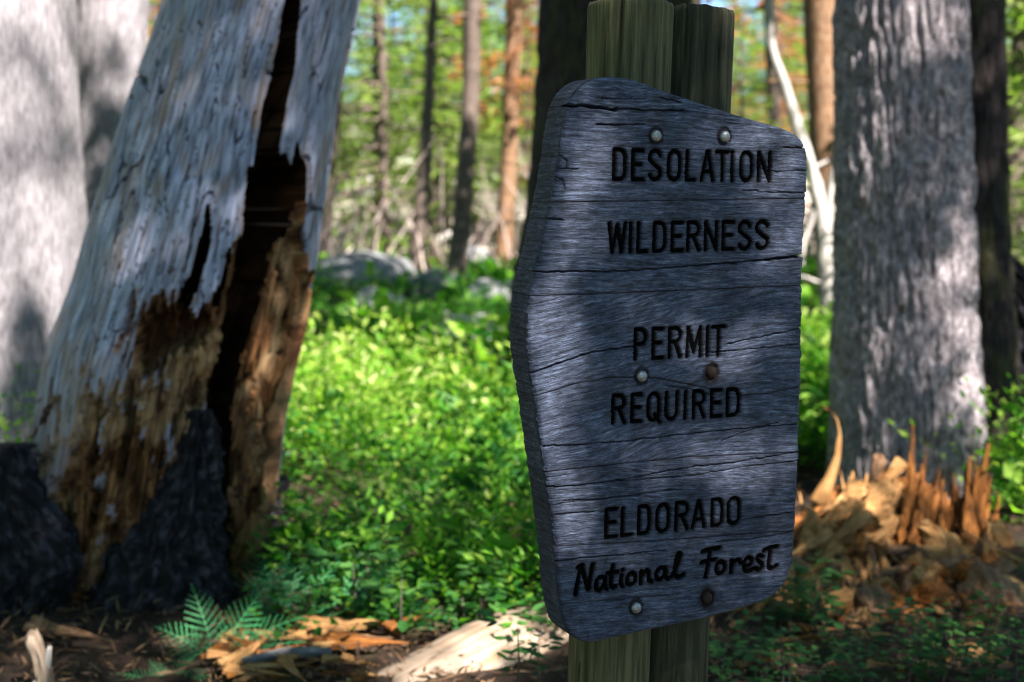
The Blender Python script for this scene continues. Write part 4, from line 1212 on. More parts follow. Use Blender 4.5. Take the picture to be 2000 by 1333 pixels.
def litter():
    rng = np.random.default_rng(15)
    N = 26000
    y = 3.0 + 5.5 * rng.random(N); x = (rng.random(N) - .5) * 2 * (y * .42 + .2)
    keep = (y < 5.0) | (x > .12 * y) | (rng.random(N) < .15)
    x, y = x[keep], y[keep]; n = len(x)
    P = np.stack([x, y, terrain(x, y) + .012 + .03 * rng.random(n)], -1)
    dirs = rng.normal(size=(n, 3)); dirs[:, 2] *= .2
    V, T, t = leaves_mesh('x', P, .02 + .06 * rng.random(n) ** 2, aspect=.16, rng=rng, dirs=dirs)
    o = link('leaf_litter', mesh_np('leaf_litter', V, None, T, None, dict(tint=t), smooth_sh=False), M['litter'])
    tag(o, 'brown needles and leaf litter on the forest floor', 'leaf litter', kind='stuff')
litter()

def dry_brush():
    rng = np.random.default_rng(25)
    tubes = []
    for k in range(600):
        y = 15.5 + 16 * rng.random(); x = (rng.random() - .5) * 2 * y * .42
        z = float(terrain(x, y)); p = np.array([x, y, z])
        for q in range(3):
            d = rng.normal(size=3) * .5; d[2] = .5 + rng.random() * .7
            L = .5 + 1.1 * rng.random()
            tubes.append((np.array([p, p + d * L * .5 + rng.normal(size=3) * .06, p + d * L]), np.array([.018, .012, .004]), 3))
    me = tubes_mesh('dry_brush', tubes)
    at_ = me.attributes.new('tint', 'FLOAT', 'POINT')
    at_.data.foreach_set('value', np.repeat(rng.random(len(me.vertices) // 9), 9).astype(np.float32))
    o = link('dry_brush', me, M['dry_brush'])
    tag(o, 'pale tangle of dead twigs and brush under the far trees', 'brush', kind='stuff')
dry_brush()

# ------------------------------------------------------------------ ferns
def frond_mesh(name, L=.30, seed=0, W=.30):
    rng = np.random.default_rng(seed)
    Vs, Ts, tt = [], [], []; off = 0
    npairs = 11
    def curve(s): return np.array([0, s * L, .10 * L * math.sin(s * 2.2) - .16 * L * s * s])
    for k in range(npairs):
        s = .12 + .86 * k / npairs
        c = curve(s)
        pl_ = L * W * math.sin(math.pi * min(1, (s * .93 + .12))) ** .8 * (1 - .35 * s) + .004
        for sg in (-1, 1):
            ang = math.radians(70 - 25 * s + rng.normal() * 3)
            d = np.array([sg * math.sin(ang), math.cos(ang), -.12])
            m_ = 9
            for j in range(m_):
                q = (j + .5) / m_
                pc = c + d * pl_ * q
                w = pl_ * .10 * (1 - q * .75) + .0012
                for s2 in (-1, 1):
                    dd = np.array([d[1] * -s2 * sg, d[0] * s2 * sg, 0.0]) * w + d * w * .35
                    hw = d * pl_ / m_ * .42
                    P = np.array([pc - hw * .9, pc + dd * .6 - hw * .5, pc + dd, pc + hw])
                    P[:, 2] += np.array([0, .0008, -.001, 0])
                    Vs.append(P); Ts.append(np.array([[0, 1, 2], [0, 2, 3]]) + off); off += 4
                    tt += [rng.random() * .4 + .5 * q] * 4
    # rachis
    P = np.array([curve(s) for s in np.linspace(0, 1, 8)])
    for a, b_ in zip(P[:-1], P[1:]):
        w = .0016
        Vs.append(np.array([a + [w, 0, .001], a - [w, 0, -.001], b_ - [w, 0, -.001], b_ + [w, 0, .001]])); Ts.append(np.array([[0, 1, 2], [0, 2, 3]]) + off); off += 4; tt += [.8] * 4
    return mesh_np(name, np.vstack(Vs), None, np.vstack(Ts), None, dict(tint=np.array(tt)), smooth_sh=False)
FR = [frond_mesh('frond', .30, 1, .30), frond_mesh('frond', .30, 2, .36), frond_mesh('frond', .30, 3, .26)]
for f_ in FR: f_.materials.append(M['fern'])

def fern(px, py, Y, tips, label, group=None, grow=1.25):
    """a fern whose fronds reach towards the given pixel tips"""
    b0 = at(px, py, Y)
    t = empty('fern', tuple(b0), label, 'fern', 'ferns on the forest floor')
    for q, (tx, ty, dY) in enumerate(tips):
        e = at(tx, ty, Y + dY); d = (e - b0) * grow; L = np.linalg.norm(d)
        o = link('frond', FR[q % 3], None, t)
        yv = Vector(d / L); zv = Vector((0.05, -.55, .85)); xv = yv.cross(zv).normalized(); zv = xv.cross(yv).normalized()
        m = Matrix((xv, yv, zv)).transposed().to_4x4()
        o.matrix_local = m @ Matrix.Diagonal((L / .30, L / .30, L / .30, 1))
    return t
fern(425, 1300, 3.95, [(385, 1172, .02), (490, 1183, .05), (552, 1218, -.03), (555, 1256, -.08), (330, 1235, -.02), (460, 1262, -.12), (345, 1290, -.1)], 'bright green fern in front of the charred bark flap')
fern(330, 1345, 3.75, [(370, 1290, .05), (300, 1300, .0), (250, 1318, -.03), (400, 1318, -.02), (225, 1345, 0)], 'low fern cut by the bottom edge left of centre')
fern(545, 1210, 4.35, [(490, 1135, .02), (520, 1110, .1), (560, 1105, .05), (590, 1150, -.02), (500, 1170, -.05)], 'small fern at the right foot of the snag')
fern(640, 1215, 4.5, [(600, 1115, .1), (660, 1108, .15), (730, 1095, .1), (790, 1130, 0), (835, 1165, -.05), (720, 1180, -.1), (610, 1175, -.1), (690, 1150, -.08)], 'wide bluish green fern spreading in front of the undergrowth')
fern(560, 1235, 4.15, [(500, 1150, .05), (560, 1118, .1), (640, 1120, .08), (690, 1165, 0), (640, 1215, -.08), (500, 1205, -.08)], 'fern with broad bluish fronds right of the snag foot')
fern(620, 1205, 4.62, [(560, 1090, .05), (630, 1075, .08), (700, 1085, .05), (740, 1120, .0), (540, 1140, 0)], 'tall fern standing at the edge of the undergrowth')
fern(900, 1205, 4.7, [(840, 1120, .05), (900, 1105, .1), (960, 1125, .0), (980, 1170, .0), (860, 1165, -.05)], 'fern just left of the sign bottom')
fern(730, 1235, 4.2, [(680, 1140, .05), (760, 1118, .1), (830, 1160, .03), (860, 1205, -.05), (700, 1200, -.08), (790, 1190, .02)], 'fern leaning towards the pale log')
fern(820, 1225, 4.6, [(780, 1160, .1), (850, 1150, .1), (910, 1180, 0), (880, 1210, -.05), (760, 1200, -.05)], 'fern half hidden left of the pale log')
fern(470, 1190, 4.5, [(500, 1120, .2), (540, 1090, .3), (450, 1150, .1)], 'fern tucked behind the charred bark flap')
fern(1690, 1010, 4.0 + 1.9, [(1660, 985, .05), (1710, 975, .0)], 'tiny fern sprig beside the thick trunk')
fern(1960, 925, 5.6, [(1935, 905, .02), (1990, 900, .0), (1965, 890, .02)], 'small fern in front of the blackened stump')
fern(1600, 1190, 4.55, [(1570, 1130, .05), (1610, 1120, .05), (1640, 1150, 0), (1560, 1175, 0)], 'dark fern below the torn pale root')

# ------------------------------------------------------------------ leafy seedlings bottom right
def seedling_mesh(seed, nl=16, h=.16, leaf=.045):
    rng = np.random.default_rng(seed)
    t = rng.random(nl) ** .5; a = rng.random(nl) * 6.283
    P = np.stack([.03 * np.cos(a) * t, .03 * np.sin(a) * t, h * t], -1)
    out = []
    dirs = np.stack([np.cos(a), np.sin(a), .2 + 0 * a], -1)
    V, T, tt = leaves_mesh('x', P + dirs * .02, leaf * (.6 + .7 * rng.random(nl)), aspect=.6, rng=rng, dirs=dirs)
    return mesh_np('leaves', V, None, T, None, dict(tint=tt), smooth_sh=False)
def leafblade(seed, nl, h, leaf):
    """leaves with 6-point outlines"""
    rng = np.random.default_rng(seed); Vs, Ts, tt = [], [], []; off = 0
    for k in range(nl):
        t = rng.random() ** .6; a = rng.random() * 6.283
        L = leaf * (.6 + .7 * rng.random()); b0 = np.array([.05 * math.cos(a) * t, .05 * math.sin(a) * t, h * t])
        d = np.array([math.cos(a), math.sin(a), .1 + .4 * rng.normal() * .5]); d /= np.linalg.norm(d)
        s = np.cross(d, [0, 0, 1]) + rng.normal(size=3) * .2; s /= np.linalg.norm(s); n = np.cross(s, d)
        prof = [(0, 0), (.25, .26), (.55, .30), (.82, .17), (1, 0)]
        P = [b0 + d * L * p - n * L * .12 * p * p + s * L * w for p, w in prof] + [b0 + d * L * p - n * L * .12 * p * p - s * L * w for p, w in prof[1:-1]] + [b0 + d * L * .5 - n * L * .06 - n * L * .04]
        Vs.append(np.array(P)); c = 8; ring = [0, 1, 2, 3, 4, 7, 6, 5]
        Ts.append(np.array([[c, ring[i], ring[(i + 1) % 8]] for i in range(8)]) + off); off += 9; tt += [rng.random()] * 9
    return mesh_np('leaves', np.vstack(Vs), None, np.vstack(Ts), None, dict(tint=np.array(tt)), smooth_sh=True)
SM = [leafblade(70 + k, 18 + 4 * k, .13 + .02 * k, .038) for k in range(5)]
for s_ in SM: s_.materials.append(M['seedling'])
def stem_mesh():
    me = tubes_mesh('stem', [(np.array([[0, 0, -.02], [.004, 0, .06], [0, .005, .14]]), np.array([.0025, .002, .001]), 5)]); me.materials.append(M['bark_thin']); return me
STM = stem_mesh()
rng = np.random.default_rng(44)
def seedling(px, py, label, sc_=1.0, q=0, Y=None):
    p = ground_at(px, py) if Y is None else at(px, py, Y)
    t = empty('leafy_plant', tuple(p), label, 'plant', 'low leafy plants around the sign')
    t.rotation_euler = (0, 0, rng.random() * 6.28); t.scale = (sc_,) * 3
    link('leaves', SM[q % 5], None, t); link('stem', STM, None, t)
SD = 'low green leafy plant in the shaded patch below the splintered stump'
for q in range(46):
    px = 1400 + 620 * rng.random(); py = 1285 + 130 * rng.random() - (30 if px > 1750 else 0)
    seedling(px, py, 'low leafy plant ' + ('beside the foot of the sign post' if px < 1540 else 'below the torn pale root' if px < 1680 else 'below the middle of the wood pile' if px < 1820 else 'in the lower right corner') + (', at the bottom edge' if py > 1340 else ', near the wood pile'), .55 + .55 * rng.random(), q)
for q in range(14):
    seedling(1500 + 110 * rng.random(), 1200 + 60 * rng.random(), 'leafy plant in the dark gap between the sign and the pile of broken wood', .8 + .4 * rng.random(), q)
for q in range(10):
    seedling(560 + 480 * rng.random(), 1225 + 40 * rng.random(), '%s leafy plant along the edge between the ferns and the wood chips' % ('larger' if q % 2 else 'smaller'), .7 + .4 * (q % 2) + .5 * rng.random(), q)
seedling(1050, 1325, 'leafy sprig overlapping the pale log beside the post', .9, 1, 3.4)
seedling(1010, 1340, 'soft green sprig at the bottom edge in front of the pale log', 1.1, 2, 3.3)

# thin sapling right of the snag
def sapling():
    b0 = ground_at(558, 1085)
    t = empty('sapling', tuple(b0), 'thin dark conifer sapling standing right of the snag', 'sapling')
    top = at(560, 880, b0[1]); h = top[2] - b0[2]
    tubes = [(np.array([[0, 0, 0], [.005, 0, h * .5], [0, 0, h]]), np.array([.008, .006, .002]), 6)]
    link('stem', tubes_mesh('stem', tubes), M['bark_dark'], t)
    rg = np.random.default_rng(3); parts = []
    for k in range(14):
        z = h * (.25 + .72 * k / 14); a = rg.random() * 6.28
        parts.append(bough(rg, np.array([0, 0, z]), [math.cos(a), math.sin(a), .0], .16 * (1.15 - z / h), 34, .028, .25))
    V, T, tt = merge_parts(parts)
    link('needles', mesh_np('needles', V, None, T, None, dict(tint=tt), smooth_sh=False), M['needles'], t)
sapling()

# ------------------------------------------------------------------ wood chips and sticks in front
for q in range(110):
    px = 430 + 320 * rng.random(); py = 1225 + 130 * rng.random()
    if q >= 80: px, py = 1440 + 520 * rng.random(), 1190 + 140 * rng.random()
    p = ground_at(px, py); p[2] += .02 + .03 * rng.random()
    a = rng.normal() * .5 + (0 if rng.random() < .75 else 1.2); L = .06 + .16 * rng.random() ** 1.5
    d = np.array([math.cos(a), math.sin(a) * .8, .10 * rng.normal()]) * L
    mt = ['splinter_pale', 'splinter_brown', 'bark_chunk', 'splinter_pale'][int(rng.random() * 4)]
    splinter('wood_chip', p - d / 2, p + d / 2, .015 + .03 * rng.random(), .012, M[mt], 500 + q, face=(rng.normal() * .3, -.5, 1), jag=.3,
             label={'splinter_pale': 'pale tan', 'splinter_brown': 'orange brown', 'bark_chunk': 'dark bark brown'}[mt] + (' long' if L > .12 else ' short') + ' wood chip ' + (('beside the fern' if px < 580 else 'between fern and pale log' if px < 740 else 'against the pale log') if q < 80 else ('near the sign post foot' if px < 1650 else 'among the plants at lower right')),
             cat='wood chip', group='wood chips strewn on the ground')
BIG = [((560, 1262), (760, 1250), .10, 'splinter_pale', 'long flat pale splinter lying across the wood chips'),
       ((440, 1335), (545, 1262), .07, 'splinter_pale', 'pale splinter pointing up from the bottom edge beside the fern'),
       ((425, 1105), (465, 1112), .05, 'splinter_brown', 'orange brown flake stuck at the snag foot'),
       ((470, 1150), (560, 1235), .025, 'splinter_brown', 'thin orange stick sloping down from the snag foot'),
       ((505, 1200), (590, 1250), .02, 'splinter_brown', 'slender brown stick behind the long pale splinter'),
       ((640, 1285), (800, 1290), .08, 'splinter_brown', 'reddish flake of rotten wood near the pale log'),
       ((760, 1262), (830, 1235), .08, 'splinter_brown', 'upturned brown flake beside the pale log'),
       ((60, 1250), (240, 1290), .06, 'bark_chunk', 'brown bark flake in the dark corner at lower left'),
       ((100, 1180), (175, 1200), .05, 'splinter_brown', 'dull orange block between the charred bark pieces')]
for q, (a, b_, w, mt, lab) in enumerate(BIG):
    pa, pb = ground_at(*a), ground_at(*b_)
    pa[2] += .05; pb[2] += .05
    splinter('wood_splinter', pa, pb, w, .02, M[mt], 700 + q, face=(0, -.5, 1), jag=.3, label=lab, cat='splinter', group='larger splinters on the ground')
pa = ground_at(470, 1325); pb = ground_at(650, 1300)
o = general_limb('fallen_branch', [pa + [0, 0, .04], (pa + pb) / 2 + [0, 0, .055], pb + [0, 0, .04]], [.013, .015, .010], 26, M['stone_twig'], amp=.006, seed=160, fu=60, fv=10)
tag(o, 'knobbly grey fallen branch at the bottom edge among wood chips', 'branch')
# small broken pale stub bottom left
def stub():
    Y = 3.6
    b0 = at(80, 1380, Y)
    t = empty('broken_sapling_stub', tuple(b0), 'sunlit pale broken stub with two prongs at the lower left corner', 'stub')
    general_limb('stem', [at(84, 1400, Y), at(86, 1330, Y), at(78, 1285, Y), at(66, 1250, Y), at(64, 1234, Y)], [.024, .022, .019, .022, .012], 40, M['pale_log'], t, amp=.010, seed=170, fu=50, fv=20, ragged=.01, base=b0)
    general_limb('prong', [at(84, 1320, Y), at(92, 1295, Y), at(97, 1262, Y)], [.012, .010, .004], 20, M['dead_white'], t, amp=.005, seed=171, fu=60, fv=20, base=b0)
    general_limb('side_root', [at(80, 1330, Y), at(60, 1345, Y), at(40, 1360, Y)], [.014, .010, .006], 16, M['dead_white'], t, amp=.005, seed=172, fu=60, fv=20, base=b0)
stub()

# ------------------------------------------------------------------ background trees
def slim_tree(rows, Y, mat, label, seed, crown=None, height=11, twigs=10, group='slim trees in the background'):
    C, R = rows_to_rings(rows, Y, .12, z_top=height, z_bot=-.2 + float(terrain(at(rows[-1][1], 600, Y)[0], Y)))
    base = np.array([C[0, 0], Y, 0.0]); base[2] = terrain(base[0], Y)
    t = empty('slim_tree', tuple(base), label, 'tree', group)
    link('trunk', rings_mesh('trunk', C - base, R, 20, bark_disp(.01, 18, 4, seed)), mat, t)
    rg = np.random.default_rng(seed)
    if twigs:
        tubes = []
        for k in range(twigs):
            z = .8 + 3.8 * rg.random(); i = int(np.argmin(abs(C[:, 2] - base[2] - z))); p = C[i] - base
            a = rg.random() * 6.28; L = .4 + .9 * rg.random(); d = np.array([math.cos(a), math.sin(a), -.15 + .3 * rg.random()])
            tubes.append((np.array([p, p + d * L * .5, p + d * L + [0, 0, -.08]]), np.array([.016, .010, .003]), 4))
        link('branches', tubes_mesh('branches', tubes), mat, t)
    if crown:
        mat_n, bz, H, rad, nb, n, leaf = crown
        (V, T, tt), tb = conifer_crown(seed, H, bz, rad, nb, n, leaf)
        cx = np.interp(V[:, 2] + base[2], C[:, 2], C[:, 0] - base[0]); V[:, 0] += cx
        link('crown', mesh_np('crown', V, None, T, None, dict(tint=tt), smooth_sh=False), M[mat_n], t)
    return t
slim_tree([(0, 908, 938), (200, 905, 933), (400, 888, 920), (580, 868, 905)], 14.5, M['bark_thin'], 'slim pinkish trunk left of the sign, clearest of the slim ones', 401, ('needles', 3.6, 10, 1.3, 26, 60, .16))
slim_tree([(0, 838, 852), (200, 828, 846), (400, 812, 836), (560, 795, 825)], 17, M['bark_thin'], 'thin grey trunk just left of the clearest slim trunk', 402, ('needles', 3.2, 10, 1.4, 26, 60, .16))
slim_tree([(0, 728, 742), (300, 730, 745), (520, 728, 748)], 22, M['bark_thin'], 'very thin far trunk midway between snag and slim trunks', 403, ('needles', 2.2, 9, 1.3, 30, 60, .16))
slim_tree([(0, 990, 1020), (200, 985, 1012), (400, 975, 1005), (600, 960, 1000)], 19, M['bark_red'], 'rust coloured dying pine beside the dark trunk', 404, ('needles_rust', 2.0, 8, .8, 34, 70, .14))
slim_tree([(0, 1570, 1640), (200, 1580, 1640), (400, 1590, 1640), (600, 1600, 1640)], 12.5, M['bark_red'], 'reddish leaning trunk between the sign and the thick right trunk', 405)
slim_tree([(0, 1495, 1512), (200, 1500, 1520), (450, 1512, 1532), (600, 1515, 1535)], 16, M['bark_thin'], 'thin brown trunk just right of the sign top', 406, ('needles', 3.0, 9, 1.2, 24, 60, .16))
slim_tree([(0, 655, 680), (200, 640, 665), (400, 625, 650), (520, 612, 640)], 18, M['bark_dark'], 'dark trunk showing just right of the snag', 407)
def dead_tree():
    Y = 12.0; b0 = at(1618, 640, Y)
    b0[2] = terrain(b0[0], Y)
    t = empty('dead_tree', tuple(b0), 'bleached white crooked dead tree right of the sign', 'dead tree')
    general_limb('trunk', [at(1622, 650, Y), at(1618, 560, Y), at(1612, 470, Y), at(1598, 380, Y), at(1585, 330, Y), at(1556, 240, Y), at(1530, 160, Y), at(1505, 90, Y), at(1500, -150, Y)],
                 [.085, .075, .065, .055, .045, .05, .04, .03, .02], 20, M['dead_white'], t, amp=.012, seed=410, fu=12, fv=4, base=b0)
    general_limb('branch', [at(1612, 470, Y), at(1640, 250, Y), at(1645, 120, Y)], [.04, .03, .015], 12, M['dead_white'], t, amp=.01, seed=411, fu=20, fv=4, base=b0)
    rgd = np.random.default_rng(8)
    for q in range(4):
        a_ = np.array([at(1618, 560, Y), at(1612, 470, Y), at(1598, 380, Y), at(1585, 330, Y), at(1556, 240, Y), at(1530, 160, Y)][q % 6]); e_ = a_ + np.array([rgd.normal() * .25, rgd.normal() * .15, .05 + .2 * rgd.random()])
        general_limb('branch', [a_, (a_ + e_) / 2 + [0, 0, .03], e_], [.018, .012, .005], 8, M['dead_white'], t, amp=.006, seed=420 + q, fu=20, fv=6, base=b0)
    general_limb('branch', [at(1598, 400, Y), at(1570, 470, Y), at(1565, 520, Y)], [.03, .025, .012], 12, M['dead_white'], t, amp=.01, seed=412, fu=20, fv=4, base=b0)
dead_tree()

# forest of young firs and lodgepoles, one mesh set per kind, copied
def proto_conifer(mat_n, seed, H, bz, rad, nb, n, leaf, trunk_r, label, bark='bark_thin'):
    b = tubes_mesh('trunk', [(np.array([[0, 0, -.4], [.03, 0, H * .3], [0, .03, H * .7], [0, 0, H]]), np.array([trunk_r * 1.2, trunk_r, trunk_r * .6, .01]), 9)])
    b.materials.append(M[bark])
    (V, T, tt), tb = conifer_crown(seed, H, bz, rad, nb, n, leaf)
    c = mesh_np('crown', V, None, T, None, dict(tint=tt), smooth_sh=False); c.materials.append(M[mat_n])
    br = tubes_mesh('branches', tb); br.materials.append(M[bark])
    return b, c, br
KINDS = {
    'fir': [proto_conifer('needles', 600 + k, 5.0 + k * .6, .25, 1.35, 80, 75, .13, .06, '') for k in range(3)],
    'pine': [proto_conifer('needles', 620 + k, 12.0, 2.0 + k * .6, 1.9, 80, 90, .20, .12, '') for k in range(3)],
    'rust': [proto_conifer('needles_rust', 640 + k, 7.0, 1.2, 1.2, 60, 60, .14, .07, '', 'bark_red') for k in range(2)],
}
rg = np.random.default_rng(88)
def where(x, y, z=1.3):
    px = float(to_px(np.array([[x, y, z]]))[0][0])
    for lim, txt in [(300, 'hidden behind the left trunks and the snag'), (760, 'just right of the leaning snag'), (850, 'behind the very thin far trunk'), (950, 'behind the two slim trunks'),
                     (1080, 'between the slim trunks and the dark trunk'), (1400, 'behind the sign and its posts'), (1520, 'just right of the sign top'), (1650, 'around the bleached crooked tree'), (1960, 'behind the thick right trunk')]:
        if px < lim: break
    else: txt = 'at the far right edge'
    return ('near ' if y < 28 else 'mid-distance ' if y < 50 else 'distant '), txt
def place(kind, x, y, s, label, group):
    b, c, br = KINDS[kind][int(rg.random() * len(KINDS[kind]))]
    nm = {'fir': 'fir_tree', 'pine': 'pine_tree', 'rust': 'dead_pine'}[kind]
    if group.endswith('behind the clearing'):
        a_, b_ = where(x, y); label = a_ + {'fir': 'green fir ', 'pine': 'tall green pine ', 'rust': 'rust orange dying pine '}[kind] + ('of small size ' if s < .95 else 'of full size ') + b_
    t = empty(nm, (x, y, float(terrain(x, y))), label, 'tree', group)
    t.rotation_euler = (0, 0, rg.random() * 6.28); t.scale = (s, s, s * (.9 + .3 * rg.random()))
    link('trunk', b, None, t); link('crown', c, None, t); link('branches', br, None, t)
LAB = {'fir': 'young green fir among the blurred trees behind the clearing', 'pine': 'tall green pine among the blurred trees behind the clearing', 'rust': 'dying pine with rust orange needles behind the clearing'}
cnt = 0
for q in range(1200):
    y = 19 + 75 * rg.random() ** 1.1; x = (rg.random() - .5) * 2 * (y * .42 + 1)
    if cnt >= 185: break
    r_ = rg.random()
    kind = 'fir' if r_ < .66 else ('pine' if r_ < .84 else 'rust')
    if .2 < x / y < .3 and y < 30: continue
    if y < 24 and kind == 'pine': continue
    place(kind, x, y, .75 + .6 * rg.random(), LAB[kind], {'fir': 'young firs behind the clearing', 'pine': 'pines behind the clearing', 'rust': 'rust coloured pines behind the clearing'}[kind])
    cnt += 1
# right-hand green foliage near the right edge
for x, y, s, k in [(4.3, 10.5, .8, 'fir'), (5.2, 13, .9, 'fir'), (5.6, 16, .9, 'pine'), (2.3, 14.5, .55, 'fir'), (-4.4, 13, .9, 'fir')]:
    place(k, x, y, s, 'green %s close behind the big trunks, %s' % ('pine' if k == 'pine' else 'fir', ('nearest ' if y < 11 else 'second ') + 'right of the blackened stump' if x > 4 else 'past the bleached tree' if x > 0 else 'left behind the snag'), 'firs nearer the clearing')

# the wood goes on to the left of the viewer and behind
for x, y, s in [(-6, 1.5, 1.0), (-5.2, 4.2, .9), (-7.5, 6.5, 1.1), (-4.6, -2.0, 1.0), (-8, -3, 1.2), (-2.4, -5.5, 1.1), (-9, 3, 1.2), (-6, -7, 1.2), (-8.5, 9.5, 1.1), (-3.6, .2, .6), (8.5, 7, 1.1), (7.5, 10, 1.0), (-11, 0, 1.3)]:
    place('pine' if s > .7 else 'fir', x, y, s, 'green pine standing outside the view, left of or behind the viewer', 'pines around the viewer')

# pale stones strewn up the slope
BLB = []
for k in range(3):
    ph = np.linspace(-.6, np.pi / 2, 7)[:, None]; T_ = np.linspace(0, 2 * np.pi, 11, endpoint=False)[None, :]
    rr_ = 1 + .3 * vnoise(np.cos(ph) * np.cos(T_) * 2, np.cos(ph) * np.sin(T_) * 2, np.sin(ph) * 2 + 0 * T_, 700 + k)
    V_ = np.stack([rr_ * np.cos(ph) * np.cos(T_), rr_ * np.cos(ph) * np.sin(T_), .6 * rr_ * np.sin(ph) + 0 * T_], -1).reshape(-1, 3)
    b_ = mesh_np('stone', V_, grid_quads(7, 11, wrap=True)); b_.materials.append(M['pale_stone']); BLB.append(b_)
for k in range(150):
    y = 18 + 34 * rg.random(); x = (rg.random() - .5) * 2 * y * .4
    o = link('stone', BLB[k % 3], None, None, (x, y, float(terrain(x, y)) + .12)); q_ = .12 + .3 * rg.random() ** 2
    o.scale = (q_ * 1.3, q_, q_); o.rotation_euler = (0, 0, rg.random() * 6)
    tag(o, 'small pale sunlit stone on the slope among the far trees', 'stone', 'pale stones on the far slope')

# ring of forest beyond the clearing, behind and beside the viewer
for k in range(46):
    a_ = math.radians(118 + 304 * k / 46 + rg.normal() * 2); d_ = 17 + 6 * rg.random()
    x, y = d_ * math.cos(a_), d_ * math.sin(a_)
    place('pine', x, y, 1.15 + .25 * rg.random(), 'tall pine of the forest around the clearing, outside the view', 'pines around the viewer')

# ------------------------------------------------------------------ unseen trees added behind the camera, leaves placed to shade chosen patches
def shade_tree(name, base, height, boughs, label, seed, tr=.16):
    t = empty(name, tuple(base), label, 'tree', 'pines standing behind the viewer')
    b0 = np.array(base, float)
    P = np.array([[0, 0, -.3], [.02, .02, height * .5], [0, 0, height]])
    link('trunk', tubes_mesh('trunk', [(P, np.array([tr * 1.2, tr * .9, .04]), 14)]), M['bark_right'], t)
    rg_ = np.random.default_rng(seed)
    parts, tubes = [], []
    for (c, rad, n) in boughs:
        c = np.array(c, float) - b0
        root = np.array([0, 0, max(1.5, c[2] - .15 * np.hypot(c[0], c[1]))])
        tubes.append((np.array([root, (root + c) / 2 + [0, 0, .08], c]), np.array([.035, .022, .006]), 5))
        d = c - root; d[2] *= .3; d /= np.linalg.norm(d) + 1e-9
        parts.append(bough(rg_, c - d * rad, d, rad * 2, n, .085, .42, .40))
    V, T, tt = merge_parts(parts)
    link('crown', mesh_np('crown', V, None, T, None, dict(tint=tt), smooth_sh=False), M['needles'], t)
    link('branches', tubes_mesh('branches', tubes), M['bark_thin'], t)

def toward(p, dist): return np.asarray(p) + SUN_DIR * dist
BRANCHES = []
def shadowed(P, own):
    """targets that already lie in the shade of the sign or of a big trunk need no bough"""
    k = ((P - ORG) @ NRM); hit = k < -.05
    Q = P + SUN_DIR * (-k / (SUN_DIR @ NRM))[:, None] - ORG
    u, v = Q @ UAX, Q @ VAX
    out = hit & (u > -.27 - own * .5) & (u < .25 + own * .5) & (v > -.52) & (v < .46)
    sh = SUN_DIR[:2] / np.linalg.norm(SUN_DIR[:2]); kz = SUN_DIR[2] / np.linalg.norm(SUN_DIR[:2])
    for Y, a, b, lean in [(SN_Y, 318, 700, 1), (6.2, -265, 140, 0), (7.6, 140, 270, 0), (6.0, 1646, 1885, 0), (6.45, 1850, 1960, 0), (8.2, 1050, 1362, 0)]:
        cx_ = at((a + b) / 2, 0, Y)[0]; R_ = (b - a) / 2 / F * Y * 1.02
        z_ = P[:, 2]
        for _ in range(3):
            ax_ = cx_ + (.19 * (z_ - at(500, 0, Y)[2]) if lean else 0 * z_)
            dx, dy = ax_ - P[:, 0], Y - P[:, 1]
            fw = dx * sh[0] + dy * sh[1]; z_ = P[:, 2] + fw * kz
        lat = np.abs(dx * sh[1] - dy * sh[0])
        out |= (fw > R_ * 1.25) & (lat < R_ + own) & (z_ > 0) & (z_ < (2.3 if lean else 5))
    return out
def cloud(rg_, box, surf, tau, tmax, leaf, dist, asp=.4, own=0.0):
    """needle sprays high on the boughs between a patch of the scene and the sun; tau(px, py) is how dense the boughs are there"""
    x0, y0, x1, y1 = box
    qx = np.linspace(x0, x1, 25); qy = np.linspace(y0, y1, 25)
    G = np.array([[surf(a, b) for a in qx] for b in qy])           # (25,25,3)
    e1 = (G[1:, :-1] - G[:-1, :-1]); e2 = (G[:-1, 1:] - G[:-1, :-1])
    cell = np.abs(np.einsum('ijk,k->ij', np.cross(e1, e2), SUN_DIR))
    a_eff = leaf * leaf * asp * .5 * 1.0
    n = int(tmax * 1.5 * cell.sum() / a_eff)
    pr = (cell / cell.sum()).ravel(); k = rg_.choice(len(pr), n, p=pr)
    fi, fj = k // 24 + rg_.random(n), k % 24 + rg_.random(n)
    px = x0 + (x1 - x0) * fj / 24; py = y0 + (y1 - y0) * fi / 24
    i0 = fi.astype(int).clip(0, 23); j0 = fj.astype(int).clip(0, 23); u = (fi - i0)[:, None]; v = (fj - j0)[:, None]
    P = G[i0, j0] * (1 - u) * (1 - v) + G[i0 + 1, j0] * u * (1 - v) + G[i0, j0 + 1] * (1 - u) * v + G[i0 + 1, j0 + 1] * u * v
    tmax = tmax * 1.5; t = np.clip(tau(px, py) * 1.5, 0, tmax); keep = rg_.random(n) < t / tmax
    keep &= ~shadowed(P, leaf * .5)
    P = P[keep]; lv = dist[0] + (dist[1] - dist[0]) * rg_.random(len(P))
    P = P + SUN_DIR * lv[:, None]
    dirs = rg_.normal(size=P.shape); dirs[:, 2] *= .5
    for q in range(0, len(P), max(1, len(P) // 14)): BRANCHES.append(P[q])
    dn = dirs / np.linalg.norm(dirs, axis=1)[:, None]
    return leaves_mesh('x', P - dn * leaf * .45, leaf * (.7 + .6 * rg_.random(len(P))), aspect=asp, rng=rg_, dirs=dirs)

